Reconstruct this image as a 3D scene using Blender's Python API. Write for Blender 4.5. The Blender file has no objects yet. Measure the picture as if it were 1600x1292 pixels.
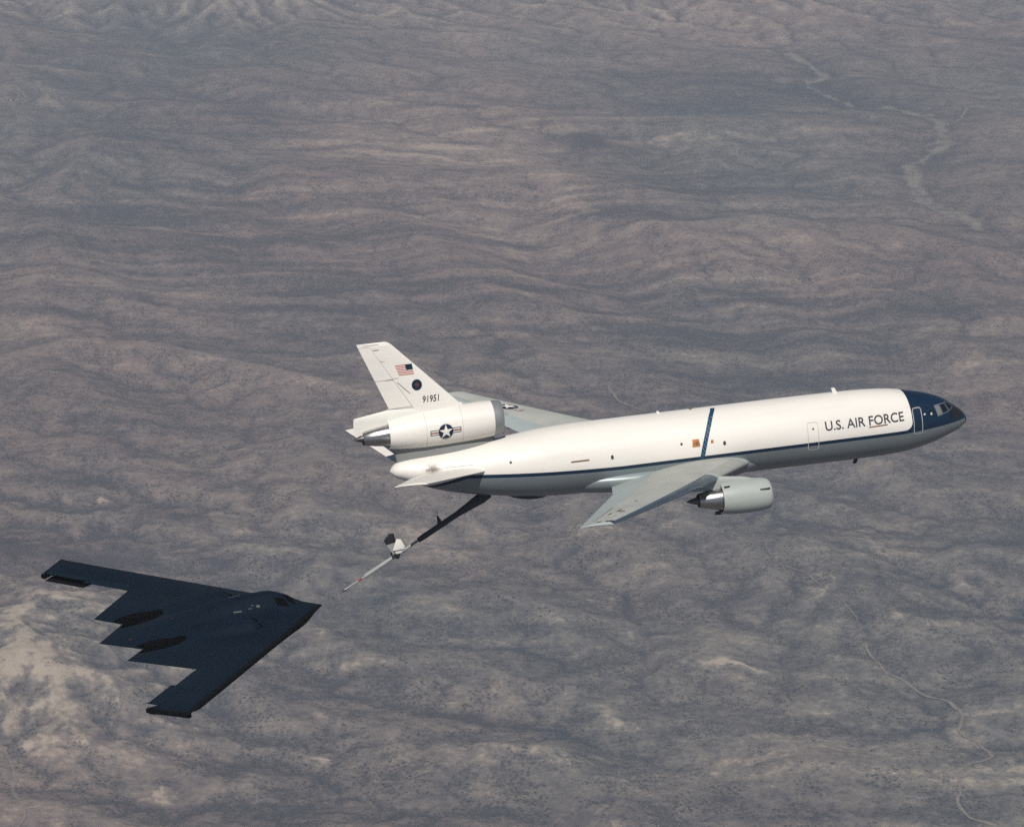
import bpy, bmesh, heapq, math, random
import numpy as np
from mathutils import Matrix, Vector

random.seed(7)
scene = bpy.context.scene
COL = scene.collection

# ------------------------------------------------------------------ camera, sky, sun, exposure
PITCH = 19.0
CAM = (0.0, -240.0, 80.0)
GROUND_Z = CAM[2] - 1500.0
cam_data = bpy.data.cameras.new('camera')
cam_data.sensor_fit = 'HORIZONTAL'
cam_data.sensor_width = 36.0
cam_data.lens = 36.0 * 4500.0 / 1600.0
cam_data.clip_start = 1.0
cam_data.clip_end = 200000.0
camera = bpy.data.objects.new('camera', cam_data)
COL.objects.link(camera)
camera.location = CAM
camera.rotation_euler = (math.radians(90.0 - PITCH), 0, 0)
scene.camera = camera

SUN_ELEV = 53.0      # degrees above the horizon
SUN_AZ = 183.0       # compass style, from +Y towards +X: behind the camera
world = bpy.data.worlds.new('World')
scene.world = world
world.use_nodes = True
wn = world.node_tree
for n in list(wn.nodes):
    wn.nodes.remove(n)
w_out = wn.nodes.new('ShaderNodeOutputWorld')
w_bg = wn.nodes.new('ShaderNodeBackground')
w_sky = wn.nodes.new('ShaderNodeTexSky')
w_sky.sky_type = 'NISHITA'
w_sky.sun_disc = False
w_sky.sun_elevation = math.radians(SUN_ELEV)
w_sky.sun_rotation = math.radians(SUN_AZ)
w_sky.altitude = 2500.0
w_bg.inputs['Strength'].default_value = 0.05
wn.links.new(w_sky.outputs[0], w_bg.inputs[0])
wn.links.new(w_bg.outputs[0], w_out.inputs[0])

sun_data = bpy.data.lights.new('sun', 'SUN')
sun_data.energy = 5.0
sun_data.angle = math.radians(0.5)
sun_data.color = (1.0, 0.955, 0.89)
sun = bpy.data.objects.new('sun', sun_data)
COL.objects.link(sun)
e, a = math.radians(SUN_ELEV), math.radians(SUN_AZ)
sun_dir = Vector((math.sin(a) * math.cos(e), math.cos(a) * math.cos(e), math.sin(e)))
sun.rotation_euler = sun_dir.to_track_quat('Z', 'Y').to_euler()
sun.location = sun_dir * 600

scene.view_settings.view_transform = 'Standard'
scene.view_settings.look = 'None'
scene.view_settings.exposure = -0.20
scene.view_settings.gamma = 1.0
scene.view_settings.use_curve_mapping = False
scene.cycles.volume_bounces = 0
scene.cycles.max_bounces = 6
scene.cycles.diffuse_bounces = 2
scene.cycles.use_denoising = False


# ------------------------------------------------------------------ material helpers
class NT:
    def __init__(self, name):
        self.m = bpy.data.materials.new(name)
        self.m.use_nodes = True
        self.t = self.m.node_tree
        self.bsdf = self.t.nodes['Principled BSDF']
        self.out = self.t.nodes['Material Output']
        self._tc = None

    def n(self, kind, **kw):
        nd = self.t.nodes.new(kind)
        for k, v in kw.items():
            setattr(nd, k, v)
        return nd

    def link(self, a_, b_):
        self.t.links.new(a_, b_)

    def val(self, sock, v):
        if hasattr(v, 'node'):
            self.link(v, sock)
        else:
            sock.default_value = v

    def coord(self):
        if self._tc is None:
            self._tc = self.n('ShaderNodeTexCoord').outputs['Object']
        return self._tc

    def math(self, op, x, y=0.0, clamp=False):
        nd = self.n('ShaderNodeMath', operation=op, use_clamp=clamp)
        self.val(nd.inputs[0], x)
        self.val(nd.inputs[1], y)
        return nd.outputs[0]

    def noise(self, scale, detail=4.0, rough=0.55, vec=None, stretch=None):
        vec = vec if vec is not None else self.coord()
        if stretch is not None:
            mp = self.n('ShaderNodeMapping')
            mp.inputs['Scale'].default_value = stretch
            self.link(vec, mp.inputs[0])
            vec = mp.outputs[0]
        nd = self.n('ShaderNodeTexNoise')
        nd.inputs['Scale'].default_value = scale
        nd.inputs['Detail'].default_value = detail
        nd.inputs['Roughness'].default_value = rough
        self.link(vec, nd.inputs['Vector'])
        return nd.outputs['Fac']

    def ramp(self, fac, lo, hi, smooth=True):
        nd = self.n('ShaderNodeMapRange', interpolation_type='SMOOTHSTEP' if smooth else 'LINEAR')
        self.val(nd.inputs['Value'], fac)
        nd.inputs['From Min'].default_value = lo
        nd.inputs['From Max'].default_value = hi
        return nd.outputs[0]

    def mix(self, fac, c1, c2):
        nd = self.n('ShaderNodeMix', data_type='RGBA')
        self.val(nd.inputs[0], fac)
        self.val(nd.inputs[6], c1 if hasattr(c1, 'node') else (*c1, 1))
        self.val(nd.inputs[7], c2 if hasattr(c2, 'node') else (*c2, 1))
        return nd.outputs[2]

    def sep(self):
        nd = self.n('ShaderNodeSeparateXYZ')
        self.link(self.coord(), nd.inputs[0])
        return nd.outputs

    def attr(self, name):
        return self.n('ShaderNodeAttribute', attribute_name=name).outputs['Fac']


def paint(name, col, rough=0.45, dirt=0.12, scale=0.8, metallic=0.0, spec=0.4, streak=True):
    k = NT(name)
    n1 = k.noise(scale, 5, 0.6, stretch=(0.25, 1, 1) if streak else None)
    n2 = k.noise(scale * 9, 3, 0.6)
    f = k.math('ADD', k.math('MULTIPLY', k.ramp(n1, 0.35, 0.75), 0.7), k.math('MULTIPLY', k.ramp(n2, 0.4, 0.8), 0.3))
    dark = tuple(c * (1 - dirt) for c in col)
    k.link(k.mix(f, col, dark), k.bsdf.inputs['Base Color'])
    k.bsdf.inputs['Roughness'].default_value = rough
    k.bsdf.inputs['Metallic'].default_value = metallic
    k.bsdf.inputs['Specular IOR Level'].default_value = spec
    return k.m


WHITE = (0.75, 0.715, 0.66)
GREY = (0.27, 0.31, 0.325)
BLUE = (0.004, 0.018, 0.044)


def fuselage_material():
    k = NT('fuselage_paint')
    X, Y, Z = k.sep()
    s = k.math('MULTIPLY', X, -1.0)
    n1 = k.noise(0.6, 5, 0.6, stretch=(0.2, 1, 1))
    n2 = k.noise(6.0, 3, 0.6)
    f = k.math('ADD', k.math('MULTIPLY', k.ramp(n1, 0.35, 0.75), 0.7), k.math('MULTIPLY', k.ramp(n2, 0.4, 0.8), 0.3))
    # faint frame joints every few metres
    fr = k.math('PINGPONG', s, 2.54)
    joint = k.math('MULTIPLY', k.math('LESS_THAN', fr, 0.03), 0.25)
    f = k.math('MAXIMUM', f, joint)
    white = k.mix(f, WHITE, tuple(c * 0.87 for c in WHITE))
    grime = k.ramp(k.noise(0.35, 5, 0.65, stretch=(0.12, 1, 1)), 0.45, 0.8)
    grey = k.mix(k.math('MAXIMUM', f, grime), GREY, tuple(c * 0.80 for c in GREY))
    # cheat line: upper and lower edges as functions of the station
    rise = k.math('MULTIPLY', k.math('POWER', k.math('MAXIMUM', k.math('SUBTRACT', s, 32.0), 0.0), 1.4), 0.0175)
    nose_up = k.math('MULTIPLY', k.math('MAXIMUM', k.math('SUBTRACT', 7.0, s), 0.0), 0.035)
    tail = k.math('MULTIPLY', k.math('MAXIMUM', k.math('SUBTRACT', s, 45.5), 0.0), 0.33)
    rise = k.math('SUBTRACT', rise, tail)
    top_edge = k.math('ADD', rise, -0.46)
    bot_edge = k.math('ADD', k.math('ADD', rise, -0.77), nose_up)
    above_bot = k.math('GREATER_THAN', Z, bot_edge)
    # front edge of the white: a rounded corner
    r = 0.7
    dxp = k.math('MAXIMUM', k.math('SUBTRACT', 6.05 + r, s), 0.0)
    dzp = k.math('MAXIMUM', k.math('SUBTRACT', k.math('ADD', top_edge, r), Z), 0.0)
    rr = k.math('SQRT', k.math('ADD', k.math('MULTIPLY', dxp, dxp), k.math('MULTIPLY', dzp, dzp)))
    is_white = k.math('LESS_THAN', rr, r)
    blue = k.mix(f, BLUE, tuple(c * 0.8 for c in BLUE))
    c = k.mix(above_bot, grey, blue)
    c = k.mix(is_white, c, white)
    # black anti-glare panel and radome tip
    ag = k.math('MULTIPLY', k.math('LESS_THAN', s, 2.15), k.math('GREATER_THAN', Z, k.math('ADD', bot_edge, 0.35)))
    tip = k.math('LESS_THAN', s, 0.33)
    c = k.mix(k.math('MAXIMUM', ag, tip), c, (0.012, 0.012, 0.016))
    # oil stain beside the tailplane root
    dsx = k.math('MULTIPLY', k.math('SUBTRACT', s, 48.35), 0.85)
    dsz = k.math('MULTIPLY', k.math('SUBTRACT', Z, 0.92), 1.7)
    dd = k.math('SQRT', k.math('ADD', k.math('MULTIPLY', dsx, dsx), k.math('MULTIPLY', dsz, dsz)))
    st = k.math('MULTIPLY', k.ramp(dd, 0.95, 0.1), k.ramp(k.noise(2.6, 4, 0.75), 0.34, 0.5))
    right = k.math('LESS_THAN', Y, 0.0)
    c = k.mix(k.math('MULTIPLY', k.math('MULTIPLY', st, right), 0.85), c, (0.06, 0.035, 0.025))
    k.link(c, k.bsdf.inputs['Base Color'])
    k.link(k.math('MULTIPLY', k.math('SUBTRACT', 1.0, k.math('MAXIMUM', above_bot, is_white)), 0.55), k.bsdf.inputs['Metallic'])
    k.bsdf.inputs['Roughness'].default_value = 0.44
    k.bsdf.inputs['Specular IOR Level'].default_value = 0.4
    return k.m


M = {}
M['fuselage'] = fuselage_material()
M['white'] = paint('white_paint', WHITE, 0.45, 0.13, 0.5)
M['white_old'] = paint('weathered_white_paint', (0.72, 0.70, 0.64), 0.5, 0.12, 0.7)
M['grey'] = paint('grey_paint', (0.37, 0.40, 0.375), 0.5, 0.18, 0.6)
M['belly'] = paint('belly_fairing_grey', (0.29, 0.33, 0.34), 0.46, 0.2, 0.6, metallic=0.4)
M['strut'] = paint('strut_shaded_grey', (0.22, 0.225, 0.22), 0.55, 0.2, 0.6)  # grey also holds the shadow under the tail nacelle
M['wing_box'] = paint('wing_top_grey', (0.41, 0.42, 0.385), 0.55, 0.22, 0.35, streak=False)
M['flap'] = paint('flap_grey', (0.34, 0.39, 0.385), 0.5, 0.15, 0.5, streak=False)
M['slat'] = paint('slat_metal', (0.24, 0.30, 0.34), 0.33, 0.25, 0.5, metallic=0.9, streak=False)
M['slat_grey'] = paint('slat_grey', (0.34, 0.35, 0.335), 0.5, 0.2, 0.5, streak=False)
M['blue'] = paint('navy_blue_paint', BLUE, 0.4, 0.2)
M['band_blue'] = paint('band_blue_paint', (0.010, 0.052, 0.11), 0.4, 0.2)
M['black'] = paint('black_paint', (0.012, 0.012, 0.014), 0.5, 0.3)
M['letter'] = paint('lettering_black', (0.035, 0.035, 0.045), 0.5, 0.3)
M['metal'] = paint('bare_metal', (0.52, 0.50, 0.48), 0.28, 0.35, 1.2, metallic=1.0)
M['dark_metal'] = paint('burnt_metal', (0.16, 0.145, 0.135), 0.4, 0.4, 1.5, metallic=0.9)
M['matt_black'] = paint('matt_black', (0.004, 0.004, 0.0045), 1.0, 0.3, spec=0.0)  # even black for exhausts, intakes, fan walls and bomber panes
M['red'] = paint('insignia_red', (0.25, 0.04, 0.035), 0.5, 0.2)
M['badge_red'] = paint('badge_red', (0.12, 0.03, 0.035), 0.5, 0.2)
M['flag_red'] = paint('flag_red', (0.50, 0.12, 0.09), 0.5, 0.2)
M['orange'] = paint('emblem_orange', (0.46, 0.17, 0.05), 0.5, 0.3, 3.0)
M['brown'] = paint('brown_mark', (0.20, 0.11, 0.05), 0.55, 0.3)
M['glass'] = paint('cockpit_glass', (0.01, 0.012, 0.016), 0.06, 0.1, spec=0.6)
M['pane_glare'] = paint('pale_pane_reflection', (0.17, 0.175, 0.175), 0.4, 0.15)  # bright reflection on one side pane put into its colour
M['lip'] = paint('dull_lip_metal', (0.30, 0.31, 0.32), 0.5, 0.3, 1.2, metallic=0.45)
M['frame'] = paint('window_frame', (0.10, 0.12, 0.14), 0.5, 0.2)
M['band_star'] = paint('band_star', (0.20, 0.24, 0.30), 0.5, 0.2)
M['outline'] = paint('door_outline', (0.42, 0.41, 0.40), 0.5, 0.2)
M['faint'] = paint('faint_panel_line', (0.52, 0.49, 0.44), 0.55, 0.2)
M['boom_grey'] = paint('boom_grey', (0.30, 0.31, 0.30), 0.45, 0.25)
M['boom_dark'] = paint('boom_dark_shadowed', (0.035, 0.037, 0.045), 0.5, 0.3)  # the boom's near-black includes the fuselage shadow, put into the colour


def stealth(name, col, rough):
    k = NT(name)
    n1 = k.noise(0.35, 5, 0.6)
    n2 = k.noise(3.0, 4, 0.65)
    f = k.math('ADD', k.math('MULTIPLY', k.ramp(n1, 0.3, 0.75), 0.65), k.math('MULTIPLY', k.ramp(n2, 0.35, 0.8), 0.35))
    k.link(k.mix(f, col, tuple(c * 0.72 for c in col)), k.bsdf.inputs['Base Color'])
    k.bsdf.inputs['Roughness'].default_value = rough
    k.bsdf.inputs['Specular IOR Level'].default_value = 0.12
    return k.m


M['stealth'] = stealth('dark_slate_coating', (0.0032, 0.0095, 0.0195), 0.66)
M['shaded_edge'] = stealth('black_edge_shading', (0.0025, 0.003, 0.004), 0.8)  # black stands in for shading under the edges and between rudder plates
M['stealth_panel'] = stealth('control_surface_coating', (0.0045, 0.0125, 0.0225), 0.66)
M['mark_white'] = paint('pale_marking', (0.10, 0.10, 0.10), 0.6, 0.3)
M['mark_red'] = paint('faded_red_marking', (0.10, 0.02, 0.018), 0.6, 0.3)


# ------------------------------------------------------------------ object helpers
def link(o, parent=None):
    COL.objects.link(o)
    if parent is not None:
        o.parent = parent
    return o


def empty(name, label, cat):
    o = bpy.data.objects.new(name, None)
    o['label'] = label
    o['category'] = cat
    o.empty_display_size = 2
    return link(o)


def mesh_obj(name, verts, faces, mat, parent=None, angle=35, smooth=True):
    me = bpy.data.meshes.new(name)
    me.from_pydata([tuple(v) for v in verts], [], [tuple(int(i) for i in f) for f in faces])
    bm = bmesh.new()
    bm.from_mesh(me)
    bmesh.ops.remove_doubles(bm, verts=bm.verts, dist=1e-5)
    bmesh.ops.dissolve_degenerate(bm, edges=bm.edges, dist=1e-5)
    bmesh.ops.recalc_face_normals(bm, faces=bm.faces)
    bm.to_mesh(me)
    bm.free()
    if smooth:
        me.polygons.foreach_set('use_smooth', [True] * len(me.polygons))
        me.set_sharp_from_angle(angle=math.radians(angle))
    me.materials.append(mat)
    o = bpy.data.objects.new(name, me)
    return link(o, parent)


def grid_faces(nr, nc, close=False, off=0):
    f = []
    for i in range(nr - 1):
        for j in range(nc if close else nc - 1):
            j2 = (j + 1) % nc
            f.append((off + i * nc + j, off + i * nc + j2, off + (i + 1) * nc + j2, off + (i + 1) * nc + j))
    return f


def loft(name, rings, mat, parent=None, cap=True, angle=35):
    nr, nc = len(rings), len(rings[0])
    v = [p for r in rings for p in r]
    f = grid_faces(nr, nc, True)
    if cap:
        f.append(tuple(range(nc)))
        f.append(tuple((nr - 1) * nc + j for j in range(nc)))
    return mesh_obj(name, v, f, mat, parent, angle)


def lathe(name, prof, cx, mat, parent=None, n=40, cap=False, squash=1.0, angle=35):
    """prof: list of (x, r); cx(x) -> (y, z) of the axis"""
    rings = []
    for x, r in prof:
        y0, z0 = cx(x)
        rings.append([(x, y0 + r * math.sin(2 * math.pi * k / n), z0 + squash * r * math.cos(2 * math.pi * k / n)) for k in range(n)])
    return loft(name, rings, mat, parent, cap, angle)


def tube(name, pts, rads, mat, parent=None, n=14, flat=1.0):
    pts = [Vector(p) for p in pts]
    rings = []
    for i, p in enumerate(pts):
        d = (pts[min(i + 1, len(pts) - 1)] - pts[max(i - 1, 0)]).normalized()
        side = Vector((0, 1, 0))
        up = d.cross(side).normalized()
        r = rads[i]
        rings.append([tuple(p + side * (r * flat * math.sin(2 * math.pi * k / n)) + up * (r * math.cos(2 * math.pi * k / n))) for k in range(n)])
    return loft(name, rings, mat, parent)


def smooth_step(t):
    t = min(1.0, max(0.0, t))
    return t * t * (3 - 2 * t)


def hermite(xs, ys):
    xs = np.array(xs, float)
    ys = np.array(ys, float)
    d = np.diff(ys) / np.diff(xs)
    m = np.zeros_like(ys)
    m[0], m[-1] = d[0], d[-1]
    for i in range(1, len(xs) - 1):
        if d[i - 1] * d[i] > 0:
            w1 = 2 * (xs[i + 1] - xs[i]) + (xs[i] - xs[i - 1])
            w2 = (xs[i + 1] - xs[i]) + 2 * (xs[i] - xs[i - 1])
            m[i] = (w1 + w2) / (w1 / d[i - 1] + w2 / d[i])

    def fn(x):
        x = np.clip(np.asarray(x, float), xs[0], xs[-1])
        i = np.clip(np.searchsorted(xs, x) - 1, 0, len(xs) - 2)
        h = xs[i + 1] - xs[i]
        t = (x - xs[i]) / h
        return ((2 * t**3 - 3 * t**2 + 1) * ys[i] + (t**3 - 2 * t**2 + t) * h * m[i]
                + (-2 * t**3 + 3 * t**2) * ys[i + 1] + (t**3 - t**2) * h * m[i + 1])
    return fn


def mesh_from_font(body, size, shear=0.0, spacing=1.0, offset=0.0):
    """flat triangles (u, v) of a line of lettering, cut fine enough to wrap on a curved hull"""
    cu = bpy.data.curves.new('lettering', 'FONT')
    cu.body = body
    cu.size = size
    cu.shear = shear
    cu.space_character = spacing
    cu.offset = offset
    cu.resolution_u = 4
    o = bpy.data.objects.new('lettering', cu)
    COL.objects.link(o)
    bpy.context.view_layer.update()
    dg = bpy.context.evaluated_depsgraph_get()
    me = bpy.data.meshes.new_from_object(o.evaluated_get(dg))
    v = np.array([p.co[:2] for p in me.vertices])
    f = [tuple(p.vertices) for p in me.polygons]
    bpy.data.objects.remove(o)
    bpy.data.meshes.remove(me)
    bpy.data.curves.remove(cu)
    return v, f


def wrap(name, v, f, fn, mat, parent):
    """map flat (u, v) verts to a surface with fn(u, v) -> xyz"""
    return mesh_obj(name, [fn(p[0], p[1]) for p in v], f, mat, parent, smooth=False)


def quad_patch(c, nu=6, nv=6):
    """grid inside four corners (u, v) in order"""
    c = [np.array(p, float) for p in c]
    v = []
    for i in range(nv + 1):
        t = i / nv
        for j in range(nu + 1):
            q = j / nu
            v.append((1 - t) * ((1 - q) * c[0] + q * c[1]) + t * ((1 - q) * c[3] + q * c[2]))
    return np.array(v), grid_faces(nv + 1, nu + 1)


def disc_patch(u0, v0, ru, rv=None, n=28, rings=3):
    rv = rv or ru
    v = [(u0, v0)]
    f = []
    for r in range(1, rings + 1):
        for k in range(n):
            t = 2 * math.pi * k / n
            v.append((u0 + ru * r / rings * math.cos(t), v0 + rv * r / rings * math.sin(t)))
    for k in range(n):
        f.append((0, 1 + k, 1 + (k + 1) % n))
    f += grid_faces(rings, n, True, 1)
    return np.array(v), f


def star_patch(u0, v0, r, rot=0.0, inner=0.382):
    v = [(u0, v0)]
    for k in range(10):
        t = math.pi / 2 + rot + k * math.pi / 5
        q = r if k % 2 == 0 else r * inner
        v.append((u0 + q * math.cos(t), v0 + q * math.sin(t)))
    return np.array(v), [(0, 1 + k, 1 + (k + 1) % 10) for k in range(10)]


def join_patches(L):
    V, F, o = [], [], 0
    for v, f in L:
        V.append(v)
        F += [tuple(i + o for i in q) for q in f]
        o += len(v)
    return np.concatenate(V), F


def set_pose(o, rows, loc, scale=1.0):
    m = Matrix([list(r) for r in rows]).to_4x4()
    q = m.to_quaternion()
    o.rotation_mode = 'QUATERNION'
    o.rotation_quaternion = q
    o.location = loc
    o.scale = (scale, scale, scale)


# ================================================================== desert floor
def hash2(ix, iy, seed):
    h = (ix.astype(np.int64) * 374761393 + iy.astype(np.int64) * 668265263 + seed * 1442695041) & 0xFFFFFFFF
    h = ((h ^ (h >> 13)) * 1274126177) & 0xFFFFFFFF
    return h ^ (h >> 16)


def gnoise(x, y, seed):
    """2-D gradient noise, about -1..1"""
    x0, y0 = np.floor(x), np.floor(y)
    fx, fy = (x - x0).astype(np.float32), (y - y0).astype(np.float32)
    ix, iy = x0.astype(np.int64), y0.astype(np.int64)
    u = fx * fx * fx * (fx * (fx * 6 - 15) + 10)
    v = fy * fy * fy * (fy * (fy * 6 - 15) + 10)

    def corner(dx, dy):
        a_ = hash2(ix + dx, iy + dy, seed).astype(np.float32) * np.float32(2 * math.pi / 4294967296.0)
        return np.cos(a_) * (fx - dx) + np.sin(a_) * (fy - dy)
    return ((corner(0, 0) * (1 - u) + corner(1, 0) * u) * (1 - v) + (corner(0, 1) * (1 - u) + corner(1, 1) * u) * v) * 1.5


def fbm(x, y, wl, oct_, seed, gain=.5):
    s, a_ = 0, 1.0
    for o in range(oct_):
        s = s + a_ * gnoise(x / wl + 13.7 * o, y / wl - 7.3 * o, seed + o)
        wl *= .5
        a_ *= gain
    return s


def ridged(x, y, wl, oct_, seed, gain=.5):
    s, a_, wgt = 0, 1.0, 1.0
    for o in range(oct_):
        n = 1 - np.abs(gnoise(x / wl + 5.1 * o, y / wl + 3.3 * o, seed + o))
        n = n * n * wgt
        s = s + a_ * n
        wgt = np.clip(n * 1.6, 0, 1)
        wl *= .48
        a_ *= gain
    return s


def bump(x, y, cx, cy, rx, ry, rot=0.0):
    c, s_ = math.cos(rot), math.sin(rot)
    dx, dy = x - cx, y - cy
    u = (dx * c + dy * s_) / rx
    v = (-dx * s_ + dy * c) / ry
    return np.exp(-(u * u + v * v))


def line_dist(x, y, pts):
    d = np.full(x.shape, 1e9)
    for (x0, y0), (x1, y1) in zip(pts[:-1], pts[1:]):
        vx, vy = x1 - x0, y1 - y0
        t = np.clip(((x - x0) * vx + (y - y0) * vy) / (vx * vx + vy * vy), 0, 1)
        d = np.minimum(d, np.hypot(x - x0 - t * vx, y - y0 - t * vy))
    return d


SCARP = [(60, 5480), (140, 5400), (218, 5340), (357, 5315), (424, 5355), (567, 5375), (750, 5291), (872, 5172), (976, 5126), (1150, 5060)]
CREST = [(-1000, 4420), (-850, 4470), (-671, 4560), (-590, 4500), (-511, 4430), (-420, 4385), (-330, 4335), (-230, 4245), (-120, 4190)]
VALLEY = [(-150, 3125), (-81, 3099), (-16, 3069), (48, 3050), (95, 3022)]
WASH = [(700, 7000), (767, 6693), (733, 6585), (760, 6479), (809, 6377), (935, 6310), (971, 6244), (987, 6148), (943, 5994), (888, 5846), (849, 5761), (851, 5570), (889, 5466), (930, 5300)]


# --- a stretch of desert worn by running water: stream-power erosion on a coarse then a finer grid
EX0, EX1, EY0, EY1 = -1920.0, 1920.0, 2240.0, 8640.0


def flood(h):
    """raise closed hollows so that every cell drains to the border (priority flood)"""
    ny, nx = h.shape
    H = h.ravel().tolist()
    size = ny * nx
    done = bytearray(size)
    heap = []
    for i in range(ny):
        for j in ((0, nx - 1) if 0 < i < ny - 1 else range(nx)):
            k = i * nx + j
            done[k] = 1
            heap.append((H[k], k))
    heapq.heapify(heap)
    nb = (-nx - 1, -nx, -nx + 1, -1, 1, nx - 1, nx, nx + 1)
    while heap:
        hk, k = heapq.heappop(heap)
        for d in nb:
            n = k + d
            if 0 <= n < size and not done[n]:
                done[n] = 1
                v = H[n]
                if v <= hk:
                    v = hk + 0.004
                    H[n] = v
                heapq.heappush(heap, (v, n))
    return np.array(H).reshape(ny, nx)


def receivers(h, dx):
    ny, nx = h.shape
    best = np.zeros((ny, nx))
    rec = np.arange(ny * nx).reshape(ny, nx).copy()
    ids = rec.copy()
    rng = np.random.default_rng(5)
    for dy_ in (-1, 0, 1):
        for dx_ in (-1, 0, 1):
            if dx_ == 0 and dy_ == 0:
                continue
            L = math.hypot(dx_, dy_)
            a_ = h[1:-1, 1:-1]
            b_ = h[1 + dy_:ny - 1 + dy_, 1 + dx_:nx - 1 + dx_]
            s_ = (a_ - b_) / L * (.7 + .6 * rng.random(a_.shape))
            m = s_ > best[1:-1, 1:-1]
            best[1:-1, 1:-1] = np.where(m, s_, best[1:-1, 1:-1])
            rec[1:-1, 1:-1] = np.where(m, ids[1 + dy_:ny - 1 + dy_, 1 + dx_:nx - 1 + dx_], rec[1:-1, 1:-1])
    return rec.ravel()


def drainage(h, rec, dx):
    order = np.argsort(h.ravel(), kind='stable')
    A = [dx * dx] * h.size
    R = rec.tolist()
    for k in order[::-1].tolist():
        r_ = R[k]
        if r_ != k:
            A[r_] += A[k]
    return np.array(A), order


def wear(h, up, kk, dx, steps, diff):
    for _ in range(steps):
        rec = receivers(h, dx)
        A, order = drainage(h, rec, dx)
        F = (kk.ravel() * np.minimum(A, 4e5) ** .45 / dx).tolist()
        H = (h + up).ravel().tolist()
        R = rec.tolist()
        B = h.ravel()
        for k in order.tolist():
            r_ = R[k]
            if r_ == k:
                H[k] = B[k]
            else:
                f_ = F[k]
                H[k] = (H[k] + f_ * H[r_]) / (1 + f_)
        h = np.array(H).reshape(h.shape)
        # hillslope creep
        lap = np.zeros_like(h)
        lap[1:-1, 1:-1] = h[:-2, 1:-1] + h[2:, 1:-1] + h[1:-1, :-2] + h[1:-1, 2:] - 4 * h[1:-1, 1:-1]
        h = h + diff * lap
    return h


def blur(a_, n):
    for _ in range(n):
        p_ = np.pad(a_, 1, mode='edge')
        a_ = (p_[:-2, 1:-1] + p_[2:, 1:-1] + p_[1:-1, :-2] + p_[1:-1, 2:] + 2 * a_) / 6
    return a_


def upsample(a_, f):
    ny, nx = a_.shape
    yi = np.linspace(0, ny - 1, (ny - 1) * f + 1)
    xi = np.linspace(0, nx - 1, (nx - 1) * f + 1)
    return bilinear(a_, *np.meshgrid(xi, yi))


def bilinear(a_, gx, gy):
    ny, nx = a_.shape
    gx, gy = np.clip(gx, 0, nx - 1.001), np.clip(gy, 0, ny - 1.001)
    i, j = gy.astype(int), gx.astype(int)
    fy, fx = gy - i, gx - j
    return (a_[i, j] * (1 - fx) + a_[i, j + 1] * fx) * (1 - fy) + (a_[i + 1, j] * (1 - fx) + a_[i + 1, j + 1] * fx) * fy


def landforms(x, y):
    """where the ground rises: low hills near and left, a smooth fan beyond the middle"""
    plain = bump(x, y, -300, 5600, 800, 950) + .5 * bump(x, y, 330, 4450, 380, 380) + .5 * bump(x, y, 560, 4850, 420, 350) + .62 * bump(x, y, 480, 2930, 300, 330) + .4 * bump(x, y, 330, 3550, 300, 200)
    rough_ = np.clip(.95 - .95 * plain + .45 * fbm(x, y, 900, 3, 41), .07, 1.25)
    pale = bump(x, y, -620, 3120, 180, 230, .25) + .5 * bump(x, y, -570, 3320, 110, 90)
    top = bump(x, y, -720, 7330, 200, 170)
    return rough_, pale, top


def erode_desert():
    dx = 16.0
    gx = np.arange(EX0, EX1 + 1, dx)
    gy = np.arange(EY0, EY1 + 1, dx)
    X, Y = np.meshgrid(gx, gy)
    rough_, pale, top = landforms(X, Y)
    cn = Y - np.interp(X, [p[0] for p in CREST], [p[1] for p in CREST])
    ends = np.clip((X + 1050) / 250, 0, 1) * np.clip((-60 - X) / 250, 0, 1)
    ridge = ends * np.where(cn < 0, np.exp(cn / 170), np.exp(-cn / 60))
    side = Y - np.interp(X, [p[0] for p in SCARP], [p[1] for p in SCARP])
    es = np.clip((X - 20) / 150, 0, 1)
    scarp = es * np.where(side < 0, np.exp(side / 260), np.exp(-side / 40))
    base = .038 * (Y - 5200) - .046 * X + 15 * fbm(X, Y, 2400, 3, 31)
    h = base + 10 * rough_ * fbm(X, Y, 420, 5, 52, .55) + 3.0 * fbm(X, Y, 120, 4, 53, .6)
    h = h + 24 * pale + 26 * top + 15 * ridge + 9 * scarp + 30 * bump(X, Y, 165, 6010, 60, 42)
    h = h + 20 * (bump(X, Y, -690, 3560, 130, 50, -.3) + .7 * bump(X, Y, -505, 3740, 75, 22) + .7 * bump(X, Y, -520, 3605, 95, 24, -.2))
    dv = line_dist(X, Y, VALLEY)
    h = h - 10 * np.exp(-(dv / 26) ** 2)
    dw = line_dist(X + 25 * fbm(X, Y, 160, 3, 59), Y + 60 * fbm(X, Y, 160, 3, 60), WASH)
    h = h - 13 * np.exp(-(dw / 70) ** 2)
    h = flood(h)
    up = .15 + 1.15 * rough_ + 2.0 * pale + 2.4 * top + .45 * ridge + .1 * scarp
    kk = .30 * (.7 + .6 * np.clip(fbm(X, Y, 300, 3, 57) + .5, 0, 1))
    h = wear(h, up * .75, kk, dx, 16, .05)
    # finer grid
    h = upsample(h, 2)
    dx = 8.0
    gx = np.linspace(EX0, EX1, h.shape[1])
    gy = np.linspace(EY0, EY1, h.shape[0])
    X, Y = np.meshgrid(gx, gy)
    r2 = upsample(rough_, 2)
    h = h + .7 * fbm(X, Y, 70, 4, 58, .6) * (.5 + r2)
    h = flood(h)
    h = wear(h, upsample(up, 2) * .5, upsample(kk, 2) * .8, dx, 5, .03)
    rec = receivers(h, dx)
    A, _ = drainage(h, rec, dx)
    A = np.log10(A.reshape(h.shape) / 64.0)
    gyy, gxx = np.gradient(h, dx)
    slope = np.hypot(gxx, gyy)
    conv = h - blur(h, 12)
    return h, A, slope, conv, gyy


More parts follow.
